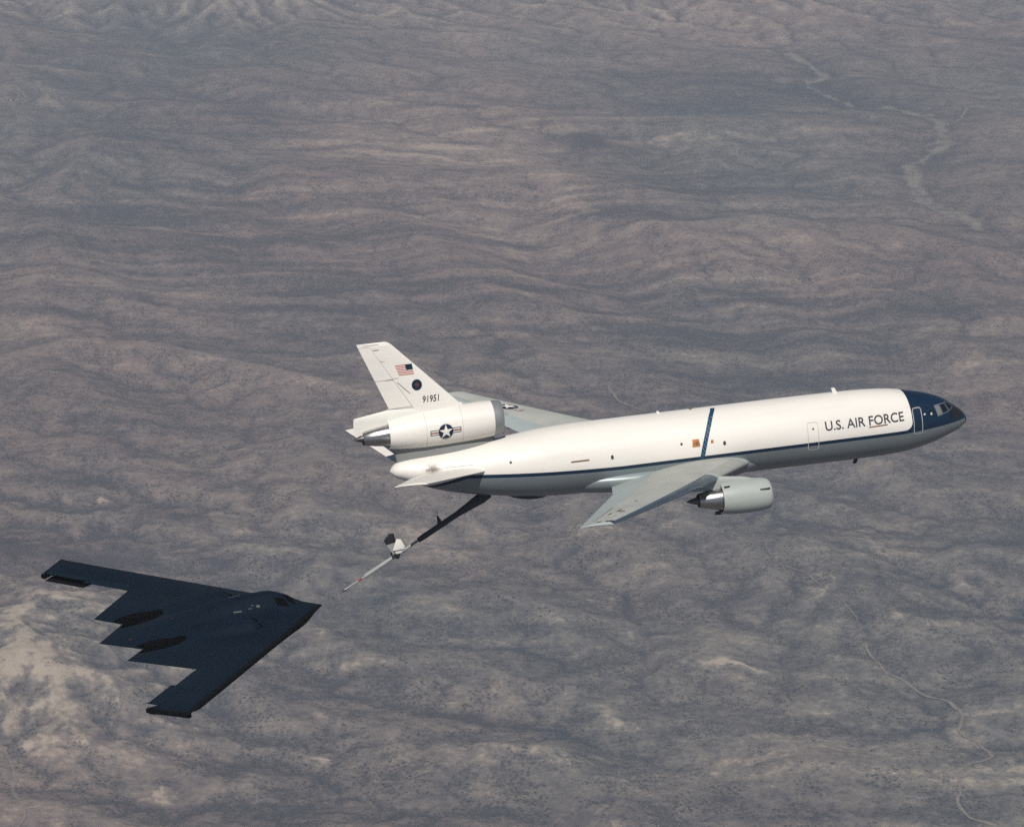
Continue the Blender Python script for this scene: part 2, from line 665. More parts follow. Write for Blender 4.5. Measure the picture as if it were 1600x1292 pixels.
ER_H, ER_A, ER_S, ER_C, ER_Y = erode_desert()
ER_A1 = np.maximum(blur(ER_A, 1), ER_A * .8)
ER_B = blur(ER_H, 60)
ER_C2 = blur(ER_H, 4) - ER_B


def terrain(x, y):
    """height above the datum and the ground-cover masks"""
    w1, w2 = fbm(x, y, 34, 3, 12), fbm(x, y, 34, 3, 22)
    wx, wy = x + 7 * w1 + 20 * fbm(x, y, 240, 2, 13), y + 7 * w2 + 20 * fbm(x, y, 240, 2, 23)
    gx = (wx - EX0) / (EX1 - EX0) * (ER_H.shape[1] - 1)
    gy = (wy - EY0) / (EY1 - EY0) * (ER_H.shape[0] - 1)
    inside = np.clip(np.minimum(np.minimum(x - EX0, EX1 - x), np.minimum(y - EY0, EY1 - y)) / 220.0, 0, 1)
    h_in = bilinear(ER_H, gx, gy)
    rel = np.interp(y, [2600, 3700, 4700, 7000, 7400], [.33, .30, .13, .08, .45])
    rel = rel * np.clip(.15 + 1.0 * landforms(x, y)[0], .22, 1.15)
    b_in = bilinear(ER_B, gx, gy)
    h_in = b_in + (h_in - b_in) * rel
    acc = bilinear(ER_A1, gx, gy) * inside
    slope = bilinear(ER_S, gx, gy) * inside
    conv = bilinear(ER_C, gx, gy) * inside * (.05 + .8 * rel)
    conv2 = bilinear(ER_C2, gx, gy) * inside
    cx_, cy_ = np.clip(x, EX0, EX1), np.clip(y, EY0, EY1)
    h_out = .014 * (cy_ - 5200) - .017 * cx_ + 15 * fbm(x, y, 2400, 3, 31) + 25 * fbm(x, y, 900, 4, 32)
    # the long fall of the fan to the right and towards the viewer is kept only in part
    h_in = h_in - .027 * (wy - 5200) + .032 * wx
    h = h_in * inside + h_out * (1 - inside)
    fine = fbm(wx, wy, 26, 3, 155, .65)
    rough_, pale, top = landforms(x, y)
    h = h + .4 * fine + 1.1 * np.clip(rough_ - .15, .02, 1) * np.clip((5200 - y) / 1200, .15, 1) * (ridged(wx * .8 + wy * .25, wy, 52, 3, 66) - .85)
    purple = bump(x, y, -690, 3555, 140, 50, -.3) + .7 * bump(x, y, -505, 3738, 75, 20, 0) + .7 * bump(x, y, -520, 3600, 95, 20, -.2) + .4 * bump(x, y, -640, 3700, 70, 18, .1)  # dark slopes, plus small ground shadows painted in
    purple = purple * np.clip(.75 + 1.1 * fbm(wx, wy, 90, 4, 77), 0, 1.4)
    volc = bump(x, y, 165, 6010, 42, 55) + .5 * bump(x, y, 230, 5980, 80, 26)
    ds = line_dist(wx, wy, SCARP)
    near = y < np.interp(x, [p[0] for p in SCARP], [p[1] for p in SCARP])
    dc = line_dist(wx, wy, CREST)
    cn = y < np.interp(x, [p[0] for p in CREST], [p[1] for p in CREST])
    ends = np.clip((x + 1050) / 250, 0, 1) * np.clip((-60 - x) / 250, 0, 1)
    dv = line_dist(wx, wy, VALLEY)
    dw = line_dist(x + 25 * fbm(x, y, 160, 3, 59), y + 60 * fbm(x, y, 160, 3, 60), WASH)
    # cover: 0 = dark brush, 1 = pale bare soil; some hill shading painted in
    big = fbm(x, y * 1.2, 1300, 4, 131)
    mid = fbm(wx, wy, 230, 5, 141, .6)
    streak = fbm(wx / 9.0, wy, 62, 5, 151, .66)
    drain = np.clip((acc - .9) / 1.1, 0, 1) * np.clip(.35 + .9 * fbm(x, y, 500, 3, 121) + .5 * rough_, .15, 1)
    gul = ridged(wx * .8 + wy * .25, wy, 52, 3, 66)
    bare = np.interp(y, [2600, 4200, 5200], [.31, .34, .42]) + .18 * big + .07 * mid + .33 * streak * np.clip(1.25 - rough_, .25, 1.1) + .10 * fine + .13 * (gul - .85) * np.clip(.2 + .8 * rough_, 0, 1) * np.clip((5600 - y) / 1500, .3, 1)
    bare = bare + .10 * np.clip(conv, -2.5, 2.6) + .006 * np.clip(conv2, -9, 12) + .22 * np.clip(slope - .12, -.1, .3) * rel
    bare = bare + pale * (.33 + .28 * fine + .18 * mid) + top * .12 + .14 * bump(x, y, -330, 3650, 230, 90) * (1 + mid)
    bare = bare + .20 * bump(x, y, -60, 2940, 140, 16) * (1 + 1.2 * fine) + .22 * bump(x, y, 110, 5560, 45, 260, .2) + .16 * bump(x, y, 560, 2930, 330, 45, -.1) + .6 * bump(x, y, 722, 7420, 16, 40)
    bare = bare - .34 * bump(x, y, 320, 5650, 310, 240) - .26 * bump(x, y, 480, 6550, 400, 260) - .12 * bump(x, y, 950, 6200, 250, 420) + .13 * bump(x, y, -90, 5700, 240, 900) + .10 * bump(x, y, 480, 5150, 300, 130) - .10 * bump(x, y, -900, 6000, 300, 900) - .08 * bump(x, y, 350, 4250, 350, 180) - .10 * bump(x, y, -350, 5000, 480, 300) - .48 * purple
    bare = bare - .22 * bump(x, y, -45, 2828, 42, 20) - .32 * np.exp(-(dv / 15) ** 2) - .62 * volc - .30 * np.exp(-(ds / 16) ** 2) * np.where(near, .4, 1.0)  # painted shading: shadow patch, valley line, scarp's far side; volc is dark rock
    bare = bare - .16 * ends * np.where(cn, 0, np.exp(-dc / 60)) + .07 * ends * np.where(cn, np.exp(-dc / 120), 0)  # sunlit near slope and shadowed far slope painted along the crest
    bare = bare - .22 * np.exp(-(dw / 55) ** 2)
    crown = np.clip(gnoise(wx / 95 + 3, wy / 60, 171) * 1.7 - .60, 0, 1) * np.clip(conv + .6, 0, 1.5) * np.clip((4300 - y) / 900, 0, 1)
    bare = bare + .34 * crown * np.clip(.7 + 1.2 * fine, 0, 1.5)
    wash = np.exp(-(dw / np.clip(13 + 12 * mid + 8 * fine, 4, 45)) ** 4) * np.clip(.8 + .6 * streak + .5 * fine, .3, 1)
    sand = np.clip((acc - 2.7) / .5, 0, 1) * .55
    bare = np.clip(bare, 0, 1) * (1 - .52 * drain)
    warm = np.clip(np.interp(y, [2800, 4400, 5000], [.28, .46, .56]) - .25 * bump(x, y, -1100, 6300, 400, 1500) - .45 * bump(x, y, 550, 5950, 450, 650) + .65 * fbm(x, y, 1500, 4, 161) + .2 * mid + .85 * bump(x, y, -150, 5800, 380, 1000) + .4 * bump(x, y, 450, 5100, 320, 150) + .3 * top - .4 * pale, 0, 1)
    return h, bare, warm, np.clip(np.maximum(wash, sand), 0, 1), np.clip(purple * .9 + .9 * volc, 0, 1), drain


def axis_values():
    dense = np.radians(np.linspace(9.2, 31.5, 900))      # depression angles the ground is finely built for
    r = 1500.0 / np.tan(dense[::-1])
    near = np.linspace(60, r[0] - 40, 26)
    far = np.geomspace(r[-1] * 1.02, 70000, 60)
    R_ = np.concatenate([near, r, far])
    core = np.radians(np.linspace(-12.6, 12.6, 820))
    outer = np.radians(np.geomspace(12.9, 180, 70))
    T_ = np.concatenate([-outer[::-1][1:], core, outer])
    return R_, T_


R_, T_ = axis_values()
RR, TT = np.meshgrid(R_, T_, indexing='ij')
GX = (RR * np.sin(TT)).ravel()
GY = (RR * np.cos(TT) + CAM[1]).ravel()
hh, bare, warm, wash, purple, brush = terrain(GX, GY)
calm = np.clip(1 - (np.hypot(GX, GY) - 12000) / 30000, .15, 1)
GZ = GROUND_Z + hh * calm
nr, nt = RR.shape
ii, jj = np.meshgrid(np.arange(nr - 1), np.arange(nt - 1), indexing='ij')
q0 = (ii * nt + jj).ravel()
quads = np.stack([q0, q0 + 1, q0 + nt + 1, q0 + nt], 1)
seam = np.arange(nr - 1) * nt
quads = np.concatenate([quads, np.stack([seam + nt - 1, seam, seam + nt, seam + 2 * nt - 1], 1)])[:, ::-1]
me = bpy.data.meshes.new('ground')
me.vertices.add(len(GX))
me.vertices.foreach_set('co', np.stack([GX, GY, GZ], 1).astype(np.float32).ravel())
me.loops.add(quads.size)
me.loops.foreach_set('vertex_index', quads.ravel().astype(np.int32))
me.polygons.add(len(quads))
me.polygons.foreach_set('loop_start', (np.arange(len(quads)) * 4).astype(np.int32))
me.polygons.foreach_set('use_smooth', np.ones(len(quads), bool))
me.update(calc_edges=True)
for nm, arr in (('bare', bare), ('warm', warm), ('wash', wash), ('purple', purple), ('brush', brush)):
    at = me.attributes.new(nm, 'FLOAT', 'POINT')
    at.data.foreach_set('value', arr.astype(np.float32).ravel())


def ground_material():
    k = NT('desert_floor')
    geo = k.n('ShaderNodeNewGeometry')
    k._tc = geo.outputs['Position']
    bare_, warm_ = k.attr('bare'), k.attr('warm')
    n40 = k.noise(1 / 45.0, 7, .68)
    n9 = k.noise(1 / 9.0, 5, .75)
    b = k.math('ADD', bare_, k.math('MULTIPLY', k.math('SUBTRACT', n40, .5), .42))
    b = k.math('ADD', b, k.math('MULTIPLY', k.math('SUBTRACT', n9, .5), 1.25))
    b = k.ramp(b, .0, 1.0, False)

    def tone(stops):
        cr = k.n('ShaderNodeValToRGB')
        el = cr.color_ramp.elements
        el[0].position, el[0].color = stops[0][0], (*stops[0][1], 1)
        el[1].position, el[1].color = stops[-1][0], (*stops[-1][1], 1)
        for p_, c_ in stops[1:-1]:
            e_ = el.new(p_)
            e_.color = (*c_, 1)
        k.link(b, cr.inputs[0])
        return cr.outputs[0]
    cool = tone([(0, (.041, .046, .059)), (.35, (.100, .098, .099)), (.65, (.172, .158, .142)), (1, (.36, .31, .245))])
    warmc = tone([(0, (.062, .054, .060)), (.35, (.150, .113, .107)), (.65, (.218, .167, .144)), (1, (.37, .29, .232))])
    c = k.mix(warm_, cool, warmc)
    c = k.mix(k.attr('purple'), c, (0.048, 0.042, 0.052))
    # creosote scrub: small dark dots, thinner on bare slopes
    for sc, lo, hi, amt in ((1 / 4.6, .22, .46, .75), (1 / 7.5, .20, .36, .9), (1 / 13.0, .14, .26, .8)):
        vo = k.n('ShaderNodeTexVoronoi')
        vo.inputs['Scale'].default_value = sc
        k.link(k.coord(), vo.inputs['Vector'])
        near = k.ramp(vo.outputs['Distance'], hi, lo)
        keep = k.math('SUBTRACT', k.noise(1 / 48.0, 5, .7), k.math('MULTIPLY', b, .26))
        keep = k.ramp(k.math('ADD', keep, k.math('MULTIPLY', k.attr('brush'), .22)), .33, .47)
        c = k.mix(k.math('MULTIPLY', k.math('MULTIPLY', near, keep), amt), c, (0.034, 0.038, 0.040))
    c = k.mix(k.math('MULTIPLY', k.attr('wash'), .75), c, (0.235, 0.21, 0.178))
    k.link(c, k.bsdf.inputs['Base Color'])
    k.bsdf.inputs['Roughness'].default_value = 0.95
    k.bsdf.inputs['Specular IOR Level'].default_value = 0.05
    bp = k.n('ShaderNodeBump')
    bp.inputs['Strength'].default_value = .5
    bp.inputs['Distance'].default_value = 1.5
    k.link(k.math('ADD', n9, k.math('MULTIPLY', n40, 2.0)), bp.inputs['Height'])
    k.link(bp.outputs[0], k.bsdf.inputs['Normal'])
    return k.m


me.materials.append(ground_material())
ground = bpy.data.objects.new('ground', me)
ground['kind'] = 'structure'
ground['label'] = 'grey-brown desert floor of low hills, scrub and dry washes far below'
link(ground)

# --- dirt tracks and narrow dry streams laid on the ground
def track_material():
    k = NT('pale_track_dust')
    geo = k.n('ShaderNodeNewGeometry')
    k._tc = geo.outputs['Position']
    f = k.ramp(k.noise(1 / 6.0, 4, .65), .3, .7)
    k.link(k.mix(f, (0.205, 0.178, 0.148), (0.125, 0.112, 0.10)), k.bsdf.inputs['Base Color'])
    k.bsdf.inputs['Roughness'].default_value = .95
    return k.m


TRACK_MAT = track_material()


def catmull(pts, step):
    P = [np.array(p, float) for p in pts]
    P = [2 * P[0] - P[1]] + P + [2 * P[-1] - P[-2]]
    out_ = []
    for i in range(1, len(P) - 2):
        n = max(2, int(np.linalg.norm(P[i + 1] - P[i]) / step))
        for k_ in range(n):
            t = k_ / n
            out_.append(.5 * ((2 * P[i]) + (-P[i - 1] + P[i + 1]) * t + (2 * P[i - 1] - 5 * P[i] + 4 * P[i + 1] - P[i + 2]) * t * t
                             + (-P[i - 1] + 3 * P[i] - 3 * P[i + 1] + P[i + 2]) * t ** 3))
    out_.append(P[-2])
    return np.array(out_)


def track(name, pts, width, label, wob=3.0, seed=1):
    c = catmull(pts, 5.0)
    c = c + np.stack([fbm(c[:, 0], c[:, 1], 40, 3, 200 + seed), fbm(c[:, 0], c[:, 1], 40, 3, 300 + seed)], 1) * wob
    d = np.gradient(c, axis=0)
    d /= np.linalg.norm(d, axis=1)[:, None]
    nrm = np.stack([-d[:, 1], d[:, 0]], 1)
    wv = width * (1 + .55 * fbm(c[:, 0], c[:, 1], 35, 3, 400 + seed)) * np.clip(np.minimum(np.arange(len(c)), np.arange(len(c))[::-1]) / 6.0, .1, 1)
    wv = np.clip(wv, .4, None)
    cols = []
    for q in (-.5, -.17, .17, .5):
        p = c + nrm * (wv * q)[:, None]
        z = GROUND_Z + terrain(p[:, 0], p[:, 1])[0] + (1.3 if abs(q) < .3 else 1.0)
        cols.append(np.stack([p[:, 0], p[:, 1], z], 1))
    v = np.stack(cols, 1).reshape(-1, 3)
    o = mesh_obj(name, v, grid_faces(len(c), 4), TRACK_MAT)
    o['kind'] = 'structure'
    o['label'] = label
    return o


track('dirt_track', [(345, 3660), (358, 3612), (374, 3537), (407, 3501), (439, 3418), (465, 3339), (469, 3284)], 1.7,
      'faint pale track running down to the right below the wing engine', 3, 1)
track('dirt_track', [(469, 3284), (482, 3210), (505, 3185), (525, 3149), (543, 3128), (570, 3089), (559, 3031), (577, 3003), (590, 2971), (577, 2953), (555, 2935), (541, 2903), (534, 2859), (529, 2841), (535, 2808), (561, 2782), (579, 2753), (610, 2700)], 4.6,
      'pale dirt track winding in loops down the lower right of the desert', 3, 7)
track('dirt_track', [(163, 4403), (176, 4333), (211, 4275), (235, 4242)], 4.0, 'short pale track on the plain just above the tanker fuselage', 3, 2)
track('dirt_track', [(179, 4193), (159, 4135), (144, 4085), (130, 4030)], 4.5, 'short pale track meeting the top edge of the tanker fuselage', 3, 3)
track('dirt_track', [(-640, 2640), (-583, 2714), (-571, 2730), (-563, 2761), (-577, 2799), (-591, 2841), (-590, 2867), (-612, 2920), (-640, 2990)], 4.5, 'pale track bending across the lower left corner of the desert', 3, 4)
track('dry_stream', [(1060, 6330), (1027, 6225), (985, 6150)], 6, 'pale side stream joining the wash at upper right', 6, 5)

# --- air between the camera and the far ground
bpy_haze = bmesh.new()
bmesh.ops.create_cube(bpy_haze, size=1.0)
hz = bpy.data.meshes.new('haze')
bpy_haze.to_mesh(hz)
bpy_haze.free()
haze = bpy.data.objects.new('haze', hz)
z_lo = float(GZ.min()) - 2.0
z_hi = 130.0
haze.scale = (150000, 150000, z_hi - z_lo)
haze.location = (0, 0, (z_hi + z_lo) / 2)
haze['kind'] = 'stuff'
haze['label'] = 'thin bluish haze over the desert'
hm = bpy.data.materials.new('haze_air')
hm.use_nodes = True
ht = hm.node_tree
ht.nodes.remove(ht.nodes['Principled BSDF'])
pv = ht.nodes.new('ShaderNodeVolumePrincipled')
pv.inputs['Color'].default_value = (0.78, 0.86, 1.0, 1)
pv.inputs['Density'].default_value = 7.2e-5
pv.inputs['Anisotropy'].default_value = 0.0
pv.inputs['Density Attribute'].default_value = ''
pv.inputs['Temperature Attribute'].default_value = ''
hm.cycles.homogeneous_volume = True
ht.links.new(pv.outputs[0], ht.nodes['Material Output'].inputs['Volume'])
hz.materials.append(hm)
link(haze)


# ================================================================== the tanker
# local axes: x forward (nose at 0), y to the left wing, z up; metres
tanker = empty('tanker_aircraft', 'white and grey three-engined tanker jet with blue nose and lowered refuelling boom', 'aircraft')

FS = [0.0, 0.1, 0.3, 0.7, 1.2, 2.1, 3.2, 4.2, 5.3, 7.0, 9.0, 11.0, 14.0, 20.0, 35.0, 38.0, 41.0, 43.3, 46.6, 49.4, 50.8, 51.4, 51.72]
FT = [-.72, -.40, -.12, .28, .66, 1.30, 1.80, 2.10, 2.36, 2.68, 2.86, 2.94, 2.98, 3.0, 3.0, 2.90, 2.62, 2.37, 2.0, 1.75, 1.52, 1.22, .80]
FB = [-.78, -1.02, -1.22, -1.48, -1.70, -2.03, -2.38, -2.62, -2.82, -3.0, -3.06, -3.08, -3.06, -3.04, -3.04, -2.95, -2.62, -2.25, -1.58, -.62, -.02, .30, .72]
FW = [.03, .33, .6, .95, 1.26, 1.73, 2.16, 2.43, 2.66, 2.88, 2.98, 3.01, 3.01, 3.01, 3.01, 2.97, 2.78, 2.5, 1.95, 1.35, .93, .58, .05]
f_top, f_bot, f_wid = hermite(FS, FT), hermite(FS, FB), hermite(FS, FW)


def fus(s, th, off=0.0):
    """th = 0 at the top, positive towards the right (starboard) side"""
    zt, zb, w = float(f_top(s)), float(f_bot(s)), float(f_wid(s))
    zc, h = (zt + zb) / 2, (zt - zb) / 2
    return (-s, -(w + off) * math.sin(th), zc + (h + off) * math.cos(th))


def fus_side(s, z, off=0.022, side=-1):
    zt, zb, w = float(f_top(s)), float(f_bot(s)), float(f_wid(s))
    zc, h = (zt + zb) / 2, (zt - zb) / 2
    c = max(-1, min(1, (z - zc) / h))
    sn = math.sqrt(max(0, 1 - c * c))
    return (-s, side * (w + off) * sn, zc + (h + off) * c)


st = sorted(set(list(np.linspace(0, 0.7, 9)) + list(np.linspace(0.7, 12, 40)) + list(np.linspace(12, 36, 25)) + list(np.linspace(36, 50.8, 36)) + list(np.linspace(50.8, 51.72, 12))))
NTH = 72
fuselage = loft('fuselage', [[fus(s, 2 * math.pi * k / NTH) for k in range(NTH)] for s in st], M['fuselage'], tanker)

# wing-to-body fairing under the belly
rings = []
for s in np.linspace(18.6, 41.0, 34):
    t = (s - 18.6) / 22.4
    g = smooth_step(t / .22) * smooth_step((1 - t) / .45)
    w = 2.05 + 1.12 * g - .9 * smooth_step((t - .55) / .45)
    rings.append([(-s, -w * math.sin(q), -1.70 + .5 * smooth_step((t - .7) / .3) - (0.95 + 0.66 * g) * math.cos(q) * (1 if math.cos(q) > 0 else 0.55)) for q in np.linspace(0, 2 * math.pi, 40, endpoint=False)])
loft('belly_fairing', rings, M['belly'], fuselage)

# --- cockpit panes
def patch_on_fus(name, corners, mat, nu=5, nv=5, off=0.022, side=-1, parent=None):
    v, f = quad_patch(corners, nu, nv)
    return wrap(name, v, f, lambda u, w: fus_side(u, w, off, side), mat, parent or fuselage)


for side in (-1, 1):
    for cs, mt in (([(3.62, 1.12), (3.17, 1.14), (2.98, .42), (3.44, .36)], 'pane_glare' if side < 0 else 'glass'),
                   ([(3.04, 1.15), (2.50, 1.10), (2.28, .52), (2.86, .44)], 'glass'),
                   ([(2.38, 1.18), (1.98, 1.06), (1.60, .72), (2.14, .56)], 'glass')):
        m_ = np.mean(cs, axis=0)
        patch_on_fus('window_frame', [tuple(m_ + (np.array(q) - m_) * 1.22) for q in cs], M['frame'], off=.014, side=side)
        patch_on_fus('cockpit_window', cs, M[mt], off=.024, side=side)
    v, f = disc_patch(4.12, 0.68, 0.22, 0.27, 18, 2)
    wrap('porthole', v, f, lambda u, w: fus_side(u, w, .018, side), M['glass'], fuselage)
    v, f = disc_patch(4.10, 0.60, 0.10, 0.12, 12, 2)
    wrap('porthole_shade', v, f, lambda u, w: fus_side(u, w, .026, side), M['faint'], fuselage)
    patch_on_fus('nose_light', [(4.86, .72), (4.70, .74), (4.70, .62), (4.86, .60)], M['white'], 2, 2, .02, side)


def frame_on_fus(name, s0, s1, z0, z1, wd, mat, side=-1, lean=0.0):
    """thin rounded door outline"""
    r = 0.22
    pts = []
    for cx, cz, a0 in ((s1 - r, z1 - r, 0), (s0 + r, z1 - r, 90), (s0 + r, z0 + r, 180), (s1 - r, z0 + r, 270)):
        for k in range(5):
            t = math.radians(a0 + 22.5 * k)
            pts.append((cx, cz, math.cos(t), math.sin(t)))
    dense = []
    for i, p in enumerate(pts):
        q = pts[(i + 1) % len(pts)]
        for k in range(4):
            t = k / 4
            dense.append(tuple(p[j] * (1 - t) + q[j] * t for j in range(4)))
    n = len(dense)
    v = [(p[0] + r * p[2] + lean * (p[1] - z0), p[1] + r * p[3]) for p in dense] + [(p[0] + (r - wd) * p[2] + lean * (p[1] - z0), p[1] + (r - wd) * p[3]) for p in dense]
    f = [(i, (i + 1) % n, n + (i + 1) % n, n + i) for i in range(n)]
    return wrap(name, np.array(v), f, lambda u, w: fus_side(u, w, .02, side), mat, fuselage)


frame_on_fus('door_outline', 5.05, 5.95, -.95, 1.32, .07, M['outline'])
frame_on_fus('door_outline', 14.72, 15.72, -1.15, 1.28, .05, M['faint'])
v, f = disc_patch(15.2, 0.72, 0.085, None, 12, 1)
wrap('door_window', v, f, lambda u, w: fus_side(u, w), M['letter'], fuselage)
for (s, z, r, h, mt) in ((27.0, .80, .11, .11, 'letter'), (23.2, .45, .13, .19, 'letter'), (33.15, .42, .13, .19, 'letter'), (41.85, .93, .11, .1, 'letter')):
    v, f = disc_patch(s, z, r, h, 14, 2)
    wrap('cabin_window', v, f, lambda u, w: fus_side(u, w), M[mt], fuselage)
patch_on_fus('brown_strip', [(36.75, .50), (35.15, .50), (35.15, .37), (36.75, .37)], M['brown'], 10, 2)
patch_on_fus('stabiliser_slot', [(47.3, .98), (45.0, 1.02), (45.0, .97), (47.3, .92)], M['faint'], 10, 2)

# --- lettering on the side: glyph baseline wraps round the hull
def letter_on_fus(name, body, size, s_start, z0, length, mat, shear=0.0, offset=0.0, slope=0.0, spacing=1.0):
    v, f = mesh_from_font(body, size, shear, spacing, offset)
    span = v[:, 0].max() - v[:, 0].min()
    u = (v[:, 0] - v[:, 0].min()) * (length / span)
    vv = np.stack([s_start - u, z0 + v[:, 1] + slope * u], 1)
    return wrap(name, vv, f, lambda a_, b_: fus_side(a_, b_, .035), mat, fuselage)


letter_on_fus('lettering', 'U.S. AIR FORCE', 1.08, 14.08, .44, 7.25, M['letter'], offset=.012)
patch_on_fus('lettering_underline', [(10.15, .33), (8.42, .36), (8.42, .26), (10.15, .23)], M['brown'], 10, 2, .03)

# --- blue band with stars, and the unit badges beside it
BAND = hermite([-1.2, -.5, 0, .5, 1, 1.5, 2, 2.46, 2.7, 2.98], [25.3, 25.2, 25.09, 24.95, 24.77, 24.55, 24.28, 23.97, 23.75, 23.35])


def band(s_off, z):
    return float(BAND(z)) + s_off


V = []
zs = np.linspace(-1.12, 2.975, 60)
for z in zs:
    for q in (-.20, .20):
        V.append(fus_side(band(q, z), z, .02))
mesh_obj('fuselage_band', V, grid_faces(len(zs), 2), M['band_blue'], fuselage)
stars = []
for i, z in enumerate(np.linspace(-.35, 2.5, 17)):
    v, f = star_patch(band(.06 if i % 2 else -.06, z), z, .075, i * 0.7, .42)
    wrap('band_star', v, f, lambda u, w: fus_side(u, w, .035), M['band_star'], fuselage)
patch_on_fus('unit_badge', [(26.0, 1.04), (25.42, 1.04), (25.36, .42), (26.06, .42)], M['orange'], 4, 4)
v, f = disc_patch(25.62, .70, .17, .16, 14, 2)
wrap('unit_badge_centre', v, f, lambda u, w: fus_side(u, w, .035), M['brown'], fuselage)
patch_on_fus('unit_badge', [(24.40, .84), (24.16, .84), (24.16, .58), (24.40, .58)], M['orange'], 3, 3)

# --- antennas and small fairings
def blade(name, s, z, h, c, mat, rake=.5, t=.05, y=0.0):
    sg = 1 if h > 0 else -1
    v = []
    for k, (ds, dz, tt) in enumerate(((0, 0, t), (c, 0, t), (c * .95 + rake * abs(h), h, t * .5), (c * .25 + rake * abs(h), h, t * .5))):
        v += [(-(s + ds), y - tt, z + dz), (-(s + ds), y + tt, z + dz)]
    f = [(0, 2, 4, 6), (1, 7, 5, 3), (0, 1, 3, 2), (2, 3, 5, 4), (4, 5, 7, 6), (6, 7, 1, 0)]
    return mesh_obj(name, v, f, mat, fuselage, smooth=False)


blade('blade_antenna', 11.85, 2.93, .48, .42, M['white'], .3)
blade('blade_antenna', 27.9, 2.98, .22, .3, M['white'], .3)
blade('blade_antenna', 25.0, 2.98, .14, .3, M['brown'], .3)
blade('blade_antenna', 10.05, -3.02, -.55, .42, M['black'], .4)
v = []
rings = []
for s in np.linspace(38.2, 41.8, 14):
    t = (s - 38.2) / 3.6
    g = math.sin(math.pi * min(.999, max(.001, t))) ** .5
    rings.append([(-s, .75 * g * math.sin(q), (float(f_bot(s)) + .05) - .36 * g * max(0, math.cos(q)) + .1 * max(0, -math.cos(q))) for q in np.linspace(0, 2 * math.pi, 20, endpoint=False)])
loft('boom_operator_fairing', rings, M['boom_dark'], fuselage)

# --- wings
def airfoil(c0, c1, n=9):
    """chord fractions: upper from c0 to c1 then back along the lower side; returns (c, half thickness sign curve)"""
    def th(c):
        return 5 * (0.2969 * math.sqrt(c) - 0.1260 * c - 0.3516 * c**2 + 0.2843 * c**3 - 0.1036 * c**4)

    def cam(c):
        return 0.022 * (2 * 0.45 * c - c * c) / (0.45**2) if c < .45 else 0.022 * ((1 - .9) + .9 * c - c * c) / (.55**2)
    if c0 == 0:
        cs = [c1 * (k / n) ** 2 for k in range(n + 1)]
    else:
        cs = [c0 + (c1 - c0) * k / n for k in range(n + 1)]
    up = [(c, th(c), cam(c)) for c in cs]
    lo = [(c, -th(c), cam(c)) for c in reversed(cs)]
    if c0 == 0:
        lo = lo[:-1]
    return up + lo


def section(le, chord, thick, twist, pts, vertical=False, yside=1):
    out = []
    for c, h, cm in pts:
        x = c * chord
        z = h * thick * chord + cm * chord * (0 if vertical else 1)
        dz = z - math.tan(twist) * (x - .3 * chord)
        if vertical:
            out.append((le[0] - x, le[1] + z, le[2]))
        else:
            out.append((le[0] - x, le[1], le[2] + dz))
    return out


def wing_geo(y):
    """|y| -> LE x, chord, z, thickness ratio, twist"""
    s_le = 21.3 + .811 * (y - 3.0)
    if y < 8.2:
        te = 34.7 - .26 * (8.2 - y)
    else:
        te = 34.7 + (42.0 - 34.7) * (y - 8.2) / (25.2 - 8.2)
    z = -1.75 + .105 * (y - 3) + .0008 * (y - 3) ** 2
    tr = .125 - .018 * min(1, (y - 3) / 8)
    tw = math.radians(3.0 - 4.0 * (y - 3) / 22.2)
    return -s_le, te - s_le, z, tr, tw


def wing_piece(name, side, y0, y1, c0, c1, mat, parent, ny=8, gap=.0, drop=0.0):
    rings = []
    for y in np.linspace(y0 + gap, y1 - gap, ny):
        x, ch, z, tr, tw = wing_geo(y)
        rings.append(section((x, side * y, z + drop), ch, tr, tw, airfoil(c0, c1, 10)))
    return loft(name, rings, mat, parent, angle=30)


def wing_top(side, y, c, off=.02):
    x, ch, z, tr, tw = wing_geo(y)
    p = airfoil(c, min(1, c + .01), 1)[0]
    q = section((x, side * y, z), ch, tr, tw, [p])[0]
    return (q[0], q[1], q[2] + off)


